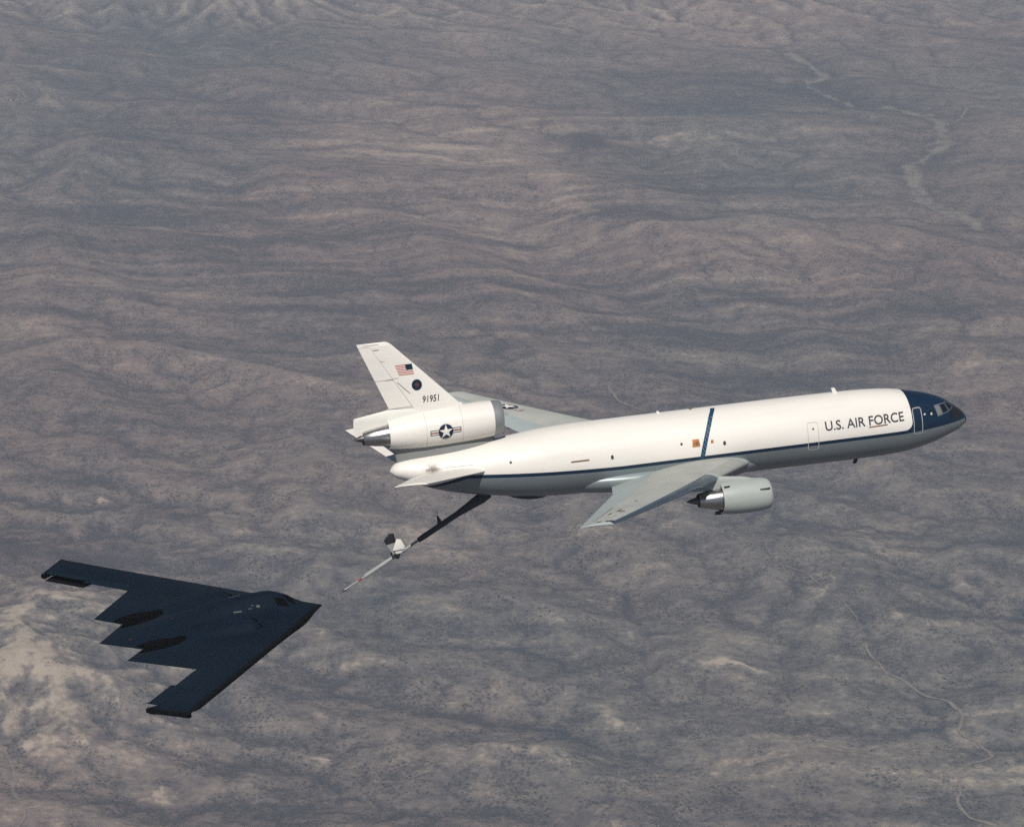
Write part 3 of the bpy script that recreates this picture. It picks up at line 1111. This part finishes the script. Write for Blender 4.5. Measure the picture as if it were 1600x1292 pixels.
wings = {}
for side in (-1, 1):
    w = wing_piece('wing', side, 1.0, 25.2, .1095, .7045, M['wing_box'], tanker, 24)
    wings[side] = w
    wing_piece('slat', side, 3.2, 7.7, 0, .108, M['slat_grey'], w, 6)
    wing_piece('slat', side, 8.4, 16.4, 0, .108, M['slat'], w, 8)
    wing_piece('slat', side, 16.45, 25.0, 0, .108, M['slat'], w, 8)
    wing_piece('wing_glove', side, 1.0, 3.16, 0, .112, M['grey'], w, 4)
    wing_piece('pylon_cap', side, 7.75, 8.35, 0, .112, M['grey'], w, 3)
    wing_piece('wing_fillet', side, 1.0, 3.3, .705, 1, M['grey'], w, 4)
    wing_piece('flap', side, 3.35, 7.4, .706, 1, M['flap'], w, 6)
    wing_piece('inboard_aileron', side, 7.45, 9.2, .706, 1, M['flap'], w, 4)
    wing_piece('flap', side, 9.25, 17.6, .706, 1, M['flap'], w, 8)
    wing_piece('aileron', side, 17.65, 24.2, .73, 1, M['flap'], w, 8)
    wing_piece('wing_tip_cap', side, 24.25, 25.2, .706, 1, M['flap'], w, 3)
    # wing tip fairing: a thin rounded closing rib
    rings = []
    for k, (dy, sc) in enumerate(((0.0, 1.0), (.06, .8), (.1, .35))):
        x, ch, z, tr, tw = wing_geo(25.2)
        rings.append(section((x - .1 * dy * ch, side * (25.2 + dy), z), ch * (1 - .25 * dy), tr * sc, tw, airfoil(0, 1, 12)))
    loft('wing_tip', rings, M['flap'], w)
    # flap hinge fairings hang below the trailing edge
    for y in (5.6, 11.5, 15.6):
        x, ch, z, tr, tw = wing_geo(y)
        n = 12
        rr = []
        for t in np.linspace(0, 1, 9):
            g = math.sin(math.pi * min(.98, max(.02, t))) ** .6
            xx = x - ch * (.55 + .43 * t)
            zz = z - .10 * ch * tr / .1 * (1 - t) * .35 - .16 - (.3 * ch + ch * .46 * t) * math.tan(tw)
            rr.append([(xx, side * y + .14 * g * math.sin(q), zz + .2 * g * math.cos(q)) for q in np.linspace(0, 2 * math.pi, n, endpoint=False)])
        loft('flap_hinge_fairing', rr, M['grey'], w)

# worn paint and access marks near the near tip
w = wings[-1]
for (y, c, dy, dc, mt) in ((21.2, .34, .16, .05, 'letter'), (20.6, .45, .45, .03, 'brown'), (21.6, .55, .3, .03, 'brown'), (24.7, .2, .2, .12, 'letter'), (24.75, .5, .2, .07, 'brown'), (17.2, .42, .1, .02, 'letter'), (22.6, .42, .5, .05, 'faint')):
    v, f = quad_patch([(y - dy, c - dc), (y + dy, c - dc), (y + dy, c + dc), (y - dy, c + dc)], 3, 3)
    wrap('wing_marking', v, f, lambda u, q: wing_top(-1, u, q, .018), M[mt], w)

# --- star insignia helper (disc, star, bars with red stripe), mapped to a surface
def insignia(fn, r, parent, flip=1.0, red=True):
    def go(nm, vf, mat, off):
        wrap(nm, vf[0], vf[1], lambda u, q: fn(u * flip, q, off), mat, parent)
    h = r * .25
    bars = []
    blues = []
    reds = []
    for sg in (-1, 1):
        a0, a1 = sg * r * .93, sg * r * 2.0
        blues.append(quad_patch([(a0, -h - r * .1), (a1 + sg * r * .1, -h - r * .1), (a1 + sg * r * .1, h + r * .1), (a0, h + r * .1)], 6, 3))
        bars.append(quad_patch([(a0, -h), (a1, -h), (a1, h), (a0, h)], 6, 3))
        reds.append(quad_patch([(a0, -h * .36), (a1, -h * .36), (a1, h * .36), (a0, h * .36)], 6, 2))
    for i in (0, 1):
        go('insignia_bar_border', blues[i], M['blue'], .02)
        go('insignia_bar', bars[i], M['white_old'], .03)
        if red:
            go('insignia_bar_stripe', reds[i], M['red'], .04)
    go('insignia_disc', disc_patch(0, 0, r, None, 32, 4), M['blue'], .045)
    go('insignia_star', star_patch(0, 0, r * .96), M['white'], .10)


# left wing upper surface
def on_left_wing(u, q, off):
    # u along the span, q along the chord (forward)
    y = 19.3 + u
    x, ch, z, tr, tw = wing_geo(y)
    xc = wing_geo(19.3)[0] - wing_geo(19.3)[1] * .44
    c = (x - (xc + q - .55 * u * 0 - .60 * u)) / ch
    return wing_top(1, y, min(.95, max(.02, c)), off * .8 + .01)


insignia(on_left_wing, .70, wings[1], 1.0)

# --- engines
def engine(name, x0, yc, zc, parent, prof_out, r_in, lip, noz, plug, tilt, mat, n=44, lipmat=None):
    def ax(x):
        return (yc, zc + tilt * (x0 - x))
    nac = lathe(name, prof_out, ax, mat, parent, n, cap=False)
    lathe('inlet_lip', lip, ax, lipmat or M['metal'], nac, n)
    # duct, fan and spinner
    xe = prof_out[0][0]
    lathe('inlet_duct', [(lip[-1][0], lip[-1][1]), (x0 - 1.6, r_in)], ax, M['dark_metal'], nac, n)
    V, F = [], []
    for k in range(26):
        t = 2 * math.pi * k / 26
        o = len(V)
        for r, d in ((.38, .0), (r_in, .0)):
            for q in (-1, 1):
                tt = t + q * .08 * (1.0 if r < .5 else .9)
                V.append((x0 - 1.35 - .1 * q, yc + r * math.sin(tt), ax(x0 - 1.35)[1] + r * math.cos(tt)))
        F.append((o, o + 1, o + 3, o + 2))
    mesh_obj('fan', V, F, M['dark_metal'], nac)
    lathe('spinner', [(x0 - .9, .02), (x0 - 1.05, .2), (x0 - 1.45, .4)], ax, M['black'], nac, 20)
    lathe('fan_wall', [(x0 - 1.58, .02), (x0 - 1.585, r_in)], ax, M['matt_black'], nac, 24)
    nz = lathe('exhaust_nozzle', noz, ax, M['metal'], nac, n)
    lathe('exhaust_plug', plug, ax, M['dark_metal'], nac, 24)
    return nac


ENX, ENY, ENZ = -21.1, 8.0, -3.0
for side in (-1, 1):
    yc = side * ENY
    out = [(ENX - .28, 1.30), (ENX - .6, 1.37), (ENX - 1.3, 1.43), (ENX - 2.4, 1.45), (ENX - 3.3, 1.42), (ENX - 4.0, 1.34), (ENX - 4.3, 1.28), (ENX - 4.3, 1.20), (ENX - 3.6, 1.16)]
    lip = [(ENX - .285, 1.302), (ENX - .12, 1.25), (ENX - .02, 1.17), (ENX, 1.12), (ENX - .05, 1.07), (ENX - .3, 1.06)]
    noz = [(ENX - 3.7, .98), (ENX - 4.3, .97), (ENX - 5.2, .82), (ENX - 6.15, .60), (ENX - 6.2, .56), (ENX - 5.6, .6)]
    plug = [(ENX - 5.4, .50), (ENX - 6.2, .36), (ENX - 6.8, .2), (ENX - 7.25, .02)]
    nac = engine('engine_nacelle', ENX, yc, ENZ, tanker, out, 1.08, lip, noz, plug, .015, M['grey'], lipmat=M['grey'])
    # dark slots at the pylon join and the drain mast
    for (dx, dz, l, h) in ((-.25, .75, .9, .05), (-3.6, 1.18, .55, .04)):
        rr = 1.47
        V = []
        for k in range(5):
            for q in (-1, 1):
                zz = dz + q * h
                xx = ENX + dx - l * k / 4
                V.append((xx, yc + (-1) * math.sqrt(max(0, (1.445 if k else 1.36) ** 2 - zz * zz)) - .02, ENZ + zz + .015 * -dx))
        mesh_obj('cowl_slot', V, grid_faces(5, 2), M['black'], nac)
    V = [(ENX - 4.1, yc - .06, ENZ - 1.0), (ENX - 4.1, yc + .06, ENZ - 1.0), (ENX - 4.75, yc, ENZ - 1.0), (ENX - 4.15, yc - .03, ENZ - 1.32), (ENX - 4.15, yc + .03, ENZ - 1.32), (ENX - 4.85, yc, ENZ - 1.32)]
    mesh_obj('drain_mast', V, [(0, 1, 2), (3, 5, 4), (0, 3, 4, 1), (1, 4, 5, 2), (2, 5, 3, 0)], M['black'], nac, smooth=False)
    # pylon: a swept slab between the cowl and the wing
    rings = []
    for z, xa, xb, t in ((ENZ + .9, ENX - 1.9, ENX - 6.6, .26), (ENZ + 1.43, ENX - 1.2, ENX - 7.6, .30), (ENZ + 1.72, ENX - 2.2, ENX - 8.6, .30), (ENZ + 2.0, ENX - 4.4, ENX - 9.4, .26)):
        ring = []
        for q in np.linspace(0, 2 * math.pi, 28, endpoint=False):
            cc = (1 - math.cos(q)) / 2
            ring.append((xa + (xb - xa) * cc, yc + t * math.sin(q) * (1 - .45 * cc), z))
        rings.append(ring)
    loft('engine_pylon', rings, M['grey'], tanker)

# --- centre engine in the fin root
TX, TZ = -41.85, 4.36
TILT = -.042
out = [(TX - .85, 1.50), (TX - 1.6, 1.56), (TX - 3.0, 1.60), (TX - 5.0, 1.60), (TX - 7.0, 1.53), (TX - 8.8, 1.36), (TX - 9.8, 1.20), (TX - 9.8, 1.12), (TX - 9.2, 1.08)]
lip = [(TX - .85, 1.50), (TX - .35, 1.44), (TX - .06, 1.36), (TX, 1.30), (TX - .06, 1.24), (TX - .4, 1.2)]
noz = [(TX - 9.3, .98), (TX - 9.85, .96), (TX - 10.9, .80), (TX - 11.9, .60), (TX - 11.95, .56), (TX - 11.3, .6)]
plug = [(TX - 11.2, .46), (TX - 11.95, .34), (TX - 12.4, .18), (TX - 12.75, .02)]
tail_engine = engine('tail_engine_nacelle', TX, 0.0, TZ, tanker, out, 1.22, lip, noz, plug, TILT, M['white'], lipmat=M['lip'])


def on_tail_engine(u, q, off):
    x = -47.0 + u
    zc = TZ + TILT * (TX - x)
    r = float(np.interp(-x, [-p[0] for p in out[:7]], [p[1] for p in out[:7]])) + off
    z = min(r * .98, max(-r * .98, q - .12))
    return (x, -math.sqrt(r * r - z * z), zc + z)


def tilted(fn, a_):
    return lambda u, q, off: fn(u * math.cos(a_) - q * math.sin(a_), u * math.sin(a_) + q * math.cos(a_), off)


insignia(on_tail_engine, .63, tail_engine)
# cowl joints on the nacelle
for xx in (-45.5, -48.6):
    V = []
    for k in range(20):
        th_ = math.radians(15 + 130 * k / 19)
        for q in (-.02, .02):
            r = float(np.interp(-(xx + q), [-p[0] for p in out[:7]], [p[1] for p in out[:7]])) + .012
            V.append((xx + q, -r * math.sin(th_), TZ + TILT * (TX - xx) + r * math.cos(th_)))
    mesh_obj('cowl_joint', V, grid_faces(20, 2), M['faint'], tail_engine)

# strut that carries the centre engine on the tail cone
rings = []
for z, xa, xb, t in ((1.2, -42.6, -51.0, .75), (2.2, -42.3, -51.2, .85), (2.75, -42.6, -51.6, .72), (3.3, -43.2, -51.8, .62), (3.6, -43.6, -51.8, .6)):
    ring = []
    for q in np.linspace(0, 2 * math.pi, 32, endpoint=False):
        cc = (1 - math.cos(q)) / 2
        ring.append((xa + (xb - xa) * cc, t * math.sin(q) * (1 - .5 * cc), z))
    rings.append(ring)
loft('tail_engine_strut', rings, M['strut'], tanker)

# --- fin and rudders
def fin_geo(z):
    t = (z - 5.7) / (11.8 - 5.7)
    le = 45.05 + (51.0 - 45.05) * t
    te = 51.22 + (53.72 - 51.22) * t
    return -le, te - le, .105 - .02 * t


def fin_piece(name, z0, z1, c0, c1, mat, parent, nz=6):
    rings = []
    for z in np.linspace(z0, z1, nz):
        x, ch, tr = fin_geo(z)
        rings.append(section((x, 0, z), ch, tr, 0, airfoil(c0, c1, 10), vertical=True))
    return loft(name, rings, mat, parent, angle=30)


fin = fin_piece('tail_fin', 5.3, 11.55, 0, .66, M['white'], tanker, 8)
rings = []
for z, xl, xt, sc in ((11.55, 0, 0, 1.0), (11.76, .08, .0, .85), (11.86, .22, .02, .4)):
    x, ch, tr = fin_geo(z)
    rings.append(section((x - xl, 0, z), ch - xl - xt, tr * sc, 0, airfoil(0, 1, 12), vertical=True))
loft('fin_tip', rings, M['white'], fin)
fin_piece('rudder', 6.08, 8.55, .666, 1, M['white'], fin, 4)
fin_piece('rudder', 8.60, 11.52, .666, 1, M['white'], fin, 4)
# lower fin above the nozzle
rings = []
for z, xa, xb, t in ((4.15, -47.0, -54.5, .42), (5.2, -45.6, -54.5, .42), (5.62, -45.0, -54.45, .40), (5.82, -45.0, -53.0, .36), (6.04, -45.2, -51.6, .32)):
    ring = []
    for q in np.linspace(0, 2 * math.pi, 36, endpoint=False):
        cc = (1 - math.cos(q)) / 2
        ring.append((xa + (xb - xa) * cc, t * math.sin(q) * (1 - .72 * cc) * (1.0 if cc < .6 else 1.0), z))
    rings.append(ring)
loft('lower_rudder_fairing', rings, M['white_old'], fin)


def on_fin(x, z, off=.02):
    xl, ch, tr = fin_geo(z)
    c = min(.99, max(.005, (xl - x) / ch))
    p = airfoil(c, min(1, c + .005), 1)[0]
    return (x, -(p[1] * tr * ch + off), z)


def fin_patch(name, corners, mat, off=.02, nu=6, nv=4):
    v, f = quad_patch(corners, nu, nv)
    return wrap(name, v, f, lambda u, q: on_fin(u, q, off), mat, fin)


# flag: hoist towards the nose, slightly leaning with the fin
fc = [(-50.66, 9.80), (-49.20, 9.80), (-49.08, 8.92), (-50.36, 8.92)]


def flag_uv(p, q):
    c = [np.array(k) for k in fc]
    return (1 - q) * ((1 - p) * c[0] + p * c[1]) + q * ((1 - p) * c[3] + p * c[2])


fin_patch('flag_field', [flag_uv(0, 0), flag_uv(1, 0), flag_uv(1, 1), flag_uv(0, 1)], M['white_old'], .015)
for i in range(7):
    a0, a1 = (2 * i) / 13, (2 * i + 1) / 13
    fin_patch('flag_stripe', [flag_uv(0, a0), flag_uv(1, a0), flag_uv(1, a1), flag_uv(0, a1)], M['flag_red'], .025, 8, 1)
fin_patch('flag_canton', [flag_uv(.58, 0), flag_uv(1, 0), flag_uv(1, 7 / 13), flag_uv(.58, 7 / 13)], M['blue'], .035)
v, f = disc_patch(-48.92, 7.97, .44, .47, 28, 4)
wrap('fin_badge', v, f, lambda u, q: on_fin(u, q, .02), M['blue'], fin)
v, f = star_patch(-48.92, 7.97, .26, .2, .5)
wrap('fin_badge_star', v, f, lambda u, q: on_fin(u, q, .03), M['badge_red'], fin)
v, f = mesh_from_font('91951', .78, .15, 1.0, .008)
u = (v[:, 0] - v[:, 0].min()) / (v[:, 0].max() - v[:, 0].min()) * 1.42
vv = np.stack([-48.52 + u, 6.42 + v[:, 1] + 0.01 * u], 1)
wrap('serial_number', vv, f, lambda a_, b_: on_fin(a_, b_, .03), M['letter'], fin)
for (x0, z0, x1, z1, wd, mt) in ((-50.55, 8.35, -49.55, 7.3, .035, 'brown'), (-51.9, 8.58, -50.4, 8.72, .03, 'faint'), (-52.4, 11.25, -51.9, 11.25, .03, 'brown'),
                                 (-51.9, 10.3, -51.5, 10.2, .03, 'faint'), (-53.2, 11.7, -51.9, 11.72, .02, 'faint'), (-51.6, 6.1, -49.4, 6.2, .03, 'faint')):
    fin_patch('fin_marking', [(x0, z0 - wd), (x1, z1 - wd), (x1, z1 + wd), (x0, z0 + wd)], M[mt], .02, 6, 1)

# --- tailplanes
def stab_geo(y):
    t = (y - 2.0) / (10.85 - 2.0)
    le = 43.75 + (50.75 - 43.75) * t
    te = 50.2 + (53.45 - 50.2) * t
    z = .38 + (2.18 - .38) * t
    return -le, te - le, z, .078 - .012 * t


def stab_piece(name, side, y0, y1, c0, c1, mat, parent, ny=6, tipsc=1.0):
    rings = []
    for y in np.linspace(y0, y1, ny):
        x, ch, z, tr = stab_geo(y)
        rings.append(section((x, side * y, z), ch, tr, math.radians(-1.5), airfoil(c0, c1, 10)))
    return loft(name, rings, mat, parent, angle=30)


for side in (-1, 1):
    sb = stab_piece('tailplane', side, .4, 10.7, 0, .70, M['white'], tanker, 8)
    stab_piece('elevator', side, 1.9, 6.1, .706, 1, M['white'], sb, 5)
    stab_piece('elevator', side, 6.15, 10.65, .706, 1, M['white'], sb, 5)
    rings = []
    for dy, sc in ((0, 1.0), (.1, .75), (.16, .3)):
        x, ch, z, tr = stab_geo(10.7)
        rings.append(section((x - dy, side * (10.7 + dy), z), ch - dy, tr * sc, math.radians(-1.5), airfoil(0, 1, 12)))
    loft('tailplane_tip', rings, M['white'], sb)

# --- refuelling boom
H0, H1 = Vector((-43.6, 0, -2.25)), Vector((-56.55, 0, -9.08))


def along(t):
    return H0.lerp(H1, t)


boom = tube('refuelling_boom', [along(-.02), along(0.03), along(.12), along(.20), along(.44), along(.475)], [.42, .5, .36, .26, .25, .2], M['boom_dark'], tanker, 18, .8)
tube('boom_tube', [along(.46), along(.62), along(.70), along(.835), along(.845)], [.11, .12, .19, .19, .15], M['boom_grey'], boom, 16)
tube('boom_telescope', [along(.84), along(.97), along(.975)], [.085, .085, .06], M['boom_grey'], boom, 14)
tube('boom_nozzle', [along(.97), along(.98), along(.995), along(1.0)], [.09, .115, .10, .07], M['dark_metal'], boom, 14)
tube('boom_marking', [along(.862), along(.89)], [.092, .092], M['red'], boom, 14)
bl = Vector((-47.7, 0, -4.35))
V = []
for p, t in (((-47.55, 0, -4.15), .05), ((-47.95, 0, -4.35), .05), ((-48.0, 0, -3.55), .03), ((-47.9, 0, -3.5), .03)):
    V += [(p[0], -t, p[2]), (p[0], t, p[2])]
mesh_obj('boom_latch', V, [(0, 2, 4, 6), (1, 7, 5, 3), (0, 1, 3, 2), (2, 3, 5, 4), (4, 5, 7, 6), (6, 7, 1, 0)], M['boom_dark'], boom, smooth=False)

# control surfaces: a cross plane with two end-plate rudders
def slab(name, quad, t, axis, mat, parent):
    """thin slab: quad corners get half thickness t along an axis, bevelled"""
    ax_ = Vector(axis).normalized()
    c = sum((Vector(q) for q in quad), Vector()) / len(quad)
    rings = []
    for k, sh in ((-1, .90), (-.55, 1.0), (.55, 1.0), (1, .90)):
        rings.append([tuple(c + (Vector(q) - c) * sh + ax_ * (t * k)) for q in quad])
    return loft(name, rings, mat, parent, angle=50)


slab('boom_elevator', [(-51.45, -1.42, -5.84), (-51.45, 1.42, -5.84), (-52.25, 1.42, -5.98), (-52.25, -1.42, -5.98)], .05, (0, 0, 1), M['boom_grey'], boom)
slab('boom_strut', [(-51.5, 0, -5.85), (-52.15, 0, -5.95), (-52.2, 0, -6.5), (-51.7, 0, -6.25)], .1, (0, 1, 0), M['boom_dark'], boom)
slab('boom_rudder', [(-51.52, 1.45, -5.0), (-51.95, 1.45, -4.98), (-52.42, 1.45, -5.55), (-52.1, 1.45, -6.22), (-51.75, 1.45, -6.30), (-51.42, 1.45, -5.7)], .05, (0, 1, 0), M['black'], boom)
slab('boom_rudder', [(-51.50, -1.45, -4.78), (-51.85, -1.45, -4.72), (-52.22, -1.45, -5.6), (-51.95, -1.45, -6.0), (-51.55, -1.45, -5.98), (-51.18, -1.45, -5.45)], .05, (0, 1, 0), M['white_old'], boom)
slab('boom_rudder_foot', [(-51.58, -1.45, -6.02), (-52.18, -1.45, -6.02), (-52.05, -1.45, -6.40), (-51.8, -1.45, -6.48)], .06, (0, 1, 0), M['black'], boom)
slab('boom_rudder_line', [(-51.25, -1.52, -5.63), (-52.18, -1.52, -5.70), (-52.18, -1.52, -5.76), (-51.25, -1.52, -5.69)], .012, (0, 1, 0), M['black'], boom)

set_pose(tanker, [[0.96869, -0.23994, -0.06377], [0.24549, 0.96403, 0.10189], [0.03703, -0.11435, 0.99275]], (39.89, -0.415, -2.157))

# ================================================================== the bomber
bomber = empty('flying_wing_bomber', 'dark slate flying-wing bomber with sawtooth trailing edge below the boom', 'aircraft')
SL = .72
SPAN = 26.2
YT, N1, P2, N2 = 22.41, 13.44, 6.98, 4.19
XTIP = -SL * SPAN
XT = XTIP - SL * (SPAN - YT)
X1 = XT + SL * (YT - N1)
X2 = X1 - SL * (N1 - P2)
X3 = X2 + SL * (P2 - N2)
X4 = X3 - SL * N2


def x_le(y):
    return -SL * abs(y)


def x_te(y):
    return float(np.interp(abs(y), [0, N2, P2, N1, YT, SPAN], [X4, X3, X2, X1, XT, XTIP]))


def z_ref(y):
    return .95 * (abs(y) / SPAN) ** 1.15


def smooth01(t):
    t = min(1, max(0, t))
    return t * t * (3 - 2 * t)


def b_top(x, y):
    ay = abs(y)
    xl, xt = x_le(y), x_te(y)
    c = max(.05, xl - xt)
    d = max(0, xl - x)
    t = min(1, d / c)
    tm = .30 + .60 * math.exp(-(ay / 8.0) ** 2)
    tm = min(tm, .085 * c + .01)
    base = tm * (1 - t ** 2.2) * (1 - math.exp(-d / (.12 * c + .25)))
    s = -x
    # centre body with the cockpit
    prof = smooth01((s - .9) / 4.2) * (1 - smooth01((s - 7.0) / 12.5))
    wid = 1.25 + .09 * max(0, min(s, 12) - 3)
    hump = 1.42 * prof * math.exp(-(ay / wid) ** 2.6 * .8)
    # engine housings, ending in open exhaust troughs
    ey = ay - (4.7 if s < 9 else 4.7 - .05 * min(9, s - 9))
    eng = .72 * smooth01((s - 7.2) / .9) * (1 - smooth01((s - 10.5) / 4.5)) * math.exp(-(abs(ey) / 1.65) ** 4)
    trough = -.22 * smooth01((s - 14.3) / 1.0) * (1 - smooth01((s - 17.0) / 2.0)) * math.exp(-(abs(ey) / 1.25) ** 6)
    fade = min(1, (1 - t) * 9)
    return z_ref(y) + base + (hump + eng + trough) * (fade if t < 1 else 0)


def b_bot(x, y):
    ay = abs(y)
    xl, xt = x_le(y), x_te(y)
    c = max(.05, xl - xt)
    d = max(0, xl - x)
    t = min(1, d / c)
    bm_ = .66 + .42 * math.exp(-((ay - 0) / 5.0) ** 2)
    bm_ = min(bm_, .16 * c + .05)
    return z_ref(y) - bm_ * (1 - t ** 1.8) * (1 - math.exp(-d / (.30 + .9 * math.exp(-(ay / 1.6) ** 2))))


CUT = 1.35
YA, YB, YC = 13.9, 18.15, 22.25


def body_ring(y, cut, n=46):
    xl, xt = x_le(y), x_te(y) + (CUT if cut else 0)
    c = xl - xt
    a_, b_ = min(.34, c * .3), min(.62, c * .5)
    pts = []
    for k in range(n):
        u_ = k / (n - 1)
        x = xl - a_ - (c - a_) * u_
        pts.append((x, y, b_top(x, y)))
    for k in range(n):
        u_ = 1 - k / (n - 1)
        x = xl - b_ - (c - b_) * u_
        z = b_bot(x, y)
        if not cut and k == 0:
            z -= .02
        pts.append((x, y, z))
    return pts


ys_half = sorted(set(list(np.linspace(0, 8.4, 57)) + list(np.linspace(8.4, 25.9, 40)) + [N2, P2, N1, YT]))
rows = []
for y in ys_half:
    rows.append((y, YA < y < YC))
rows += [(YA, False), (YA + 1e-3, True), (YC - 1e-3, True), (YC, False)]
rows = sorted(set(rows))
full = [(-y, c_) for y, c_ in reversed(rows) if y > 0] + rows
body = loft('wing_body', [body_ring(y, c_) for y, c_ in full], M['stealth'], bomber, angle=40)

# leading edge, underside shading painted black, swept round each wing separately
for side in (-1, 1):
    rings = []
    for y in np.linspace(0.0, 26.15, 60):
        c = max(.3, x_le(y) - x_te(y))
        xl = x_le(y)
        pts = []
        ta, bb = min(.42, c * .35), min(.70, c * .6)
        for k in range(6):
            d = ta * (1 - k / 5)
            pts.append((xl - d, side * y, b_top(xl - d, y) + (.012 if k < 5 else 0)))
        for k in range(1, 7):
            d = bb * (k / 6) ** 1.3
            pts.append((xl - d, side * y, b_bot(xl - d, y) - .012))
        rings.append(pts)
    loft('leading_edge', rings, M['shaded_edge'], bomber, angle=60)
    # black wing tip edge
    rings = []
    for k in range(14):
        t = k / 13
        y = SPAN - (SPAN - YT) * t
        xe = XTIP - SL * (SPAN - y)
        dx = .35 * min(1, 4 * (1 - t) + .3)
        z0 = z_ref(y)
        w_ = .45 if t < .9 else .3
        lim = x_le(y) + .02
        sc_ = min(1, (SPAN - y) / .5 + .15)
        rings.append([(min(lim, xe + w_), side * y, z0 + .06 * sc_), (xe - .03, side * y, z0 + .02), (xe - .03, side * y, z0 - .30 * sc_), (min(lim, xe + w_), side * y, z0 - .5 * sc_)])
    loft('wing_tip_edge', rings, M['shaded_edge'], bomber, angle=40)

    # elevon and the split drag rudder outboard of it
    def flap_ring(y, h0, h1, up, dn, ang):
        xt = x_te(y)
        xh = xt + CUT - .04
        zt, zb = b_top(xh, y), b_bot(xh, y)
        z0 = zt * up + zb * (1 - up)
        z1 = zt * (1 - dn) + zb * dn
        L_ = CUT - .04
        ca, sa = math.cos(ang), math.sin(ang)
        zm = z_ref(y)
        pts = []
        for (d, z) in ((0, z0), (L_ * .5, z0 * .5 + zm * .5 + .03), (L_, zm + .02), (L_, zm - .02), (L_ * .5, z1 * .5 + zm * .5 - .03), (0, z1)):
            zz = z - (z0 + z1) / 2
            pts.append((xh - d * ca, side * y, (z0 + z1) / 2 + zz * ca + d * sa))
        return pts
    loft('elevon', [flap_ring(y, 0, 0, 1, 1, math.radians(1)) for y in np.linspace(YA + .04, YB - .03, 6)], M['stealth_panel'], bomber, angle=30)
    up_a = 10 if side > 0 else 16
    dn_a = -24 if side > 0 else -16
    for nm, up, dn, ang, mt in (('drag_rudder', 1, .42, math.radians(up_a), 'stealth_panel'), ('drag_rudder', .42, 1, math.radians(dn_a), 'shaded_edge')):  # lower plate painted black for the shadow inside the split
        loft(nm, [flap_ring(y, 0, 0, up, dn, ang) for y in np.linspace(YB + .03, YC - .05, 6)], M[mt], bomber, angle=30)


def bomber_patch(name, v, f, mat, off=.025):
    return mesh_obj(name, [(p[0], p[1], b_top(p[0], p[1]) + off) for p in v], f, mat, bomber, angle=60)


for side in (-1, 1):
    # exhaust trough: a dark lens ahead of the trailing-edge notch
    V = []
    n = 26
    for i in range(n + 1):
        t = i / n
        s = 13.9 + 5.0 * t
        w0 = 1.5 * math.sin(math.pi * min(.995, max(.02, t * .80 + .08))) ** .7
        for j in range(13):
            q = -1 + j / 6
            y = 4.25 + .25 * (1 - t) + w0 * q
            x = -s
            x = max(x, x_te(y) + .25)
            V.append((x, side * y))
    bomber_patch('engine_exhaust', V, grid_faces(n + 1, 13), M['matt_black'], .03)
    # serrated intake mouth at the front of each engine housing
    V, F = [], []
    zz = [(2.95, -7.7), (3.75, -7.0), (4.7, -7.7), (5.6, -7.0), (6.4, -7.75)]
    for i, (y, x) in enumerate(zz):
        for dx in (0, .2):
            V.append((x - dx, side * y))
    bomber_patch('engine_intake', V, grid_faces(len(zz), 2), M['matt_black'], .05)
    # cockpit panes, two to each side
    def pane(cs, mt='glass'):
        v, f = quad_patch([(c_[0], side * c_[1]) for c_ in cs], 6, 6)
        bomber_patch('cockpit_window', v, f, M[mt], .03)
    pane([(-4.75, .95), (-3.75, .90), (-3.45, 1.55), (-4.55, 1.60)], 'matt_black')
    pane([(-3.6, .12), (-3.0, .12), (-2.75, 1.15), (-3.5, 1.05)], 'matt_black')

for (x0, y0, lx, ly, mt) in ((-8.1, .1, 1.1, .10, 'mark_white'), (-8.4, -1.9, .75, .13, 'mark_white'), (-7.2, -1.75, .35, .06, 'mark_white'), (-6.4, -1.6, .32, .2, 'mark_white'),
                             (-6.9, -1.5, .25, .05, 'mark_white'), (-12.3, -1.2, .45, .22, 'stealth_panel'), (-14.0, 0.0, .22, .18, 'mark_red'), (-18.2, -1.2, .3, .2, 'mark_red'),
                             (-5.4, -1.65, .7, .03, 'stealth_panel'), (-11.0, -5.2, .12, .3, 'stealth_panel'), (-13.2, -10.8, .1, .1, 'mark_white'), (-12.8, 8.8, .1, .1, 'mark_white')):
    v, f = quad_patch([(x0 - lx / 2, y0 - ly / 2), (x0 + lx / 2, y0 - ly / 2), (x0 + lx / 2, y0 + ly / 2), (x0 - lx / 2, y0 + ly / 2)], 3, 3)
    bomber_patch('hull_marking', v, f, M[mt], .03)

set_pose(bomber, [[0.93683, -0.3422, -0.07253], [0.34814, 0.93228, 0.09827], [0.03399, -0.11731, 0.99251]], (-15.97, -15.765, -14.235), .9214)
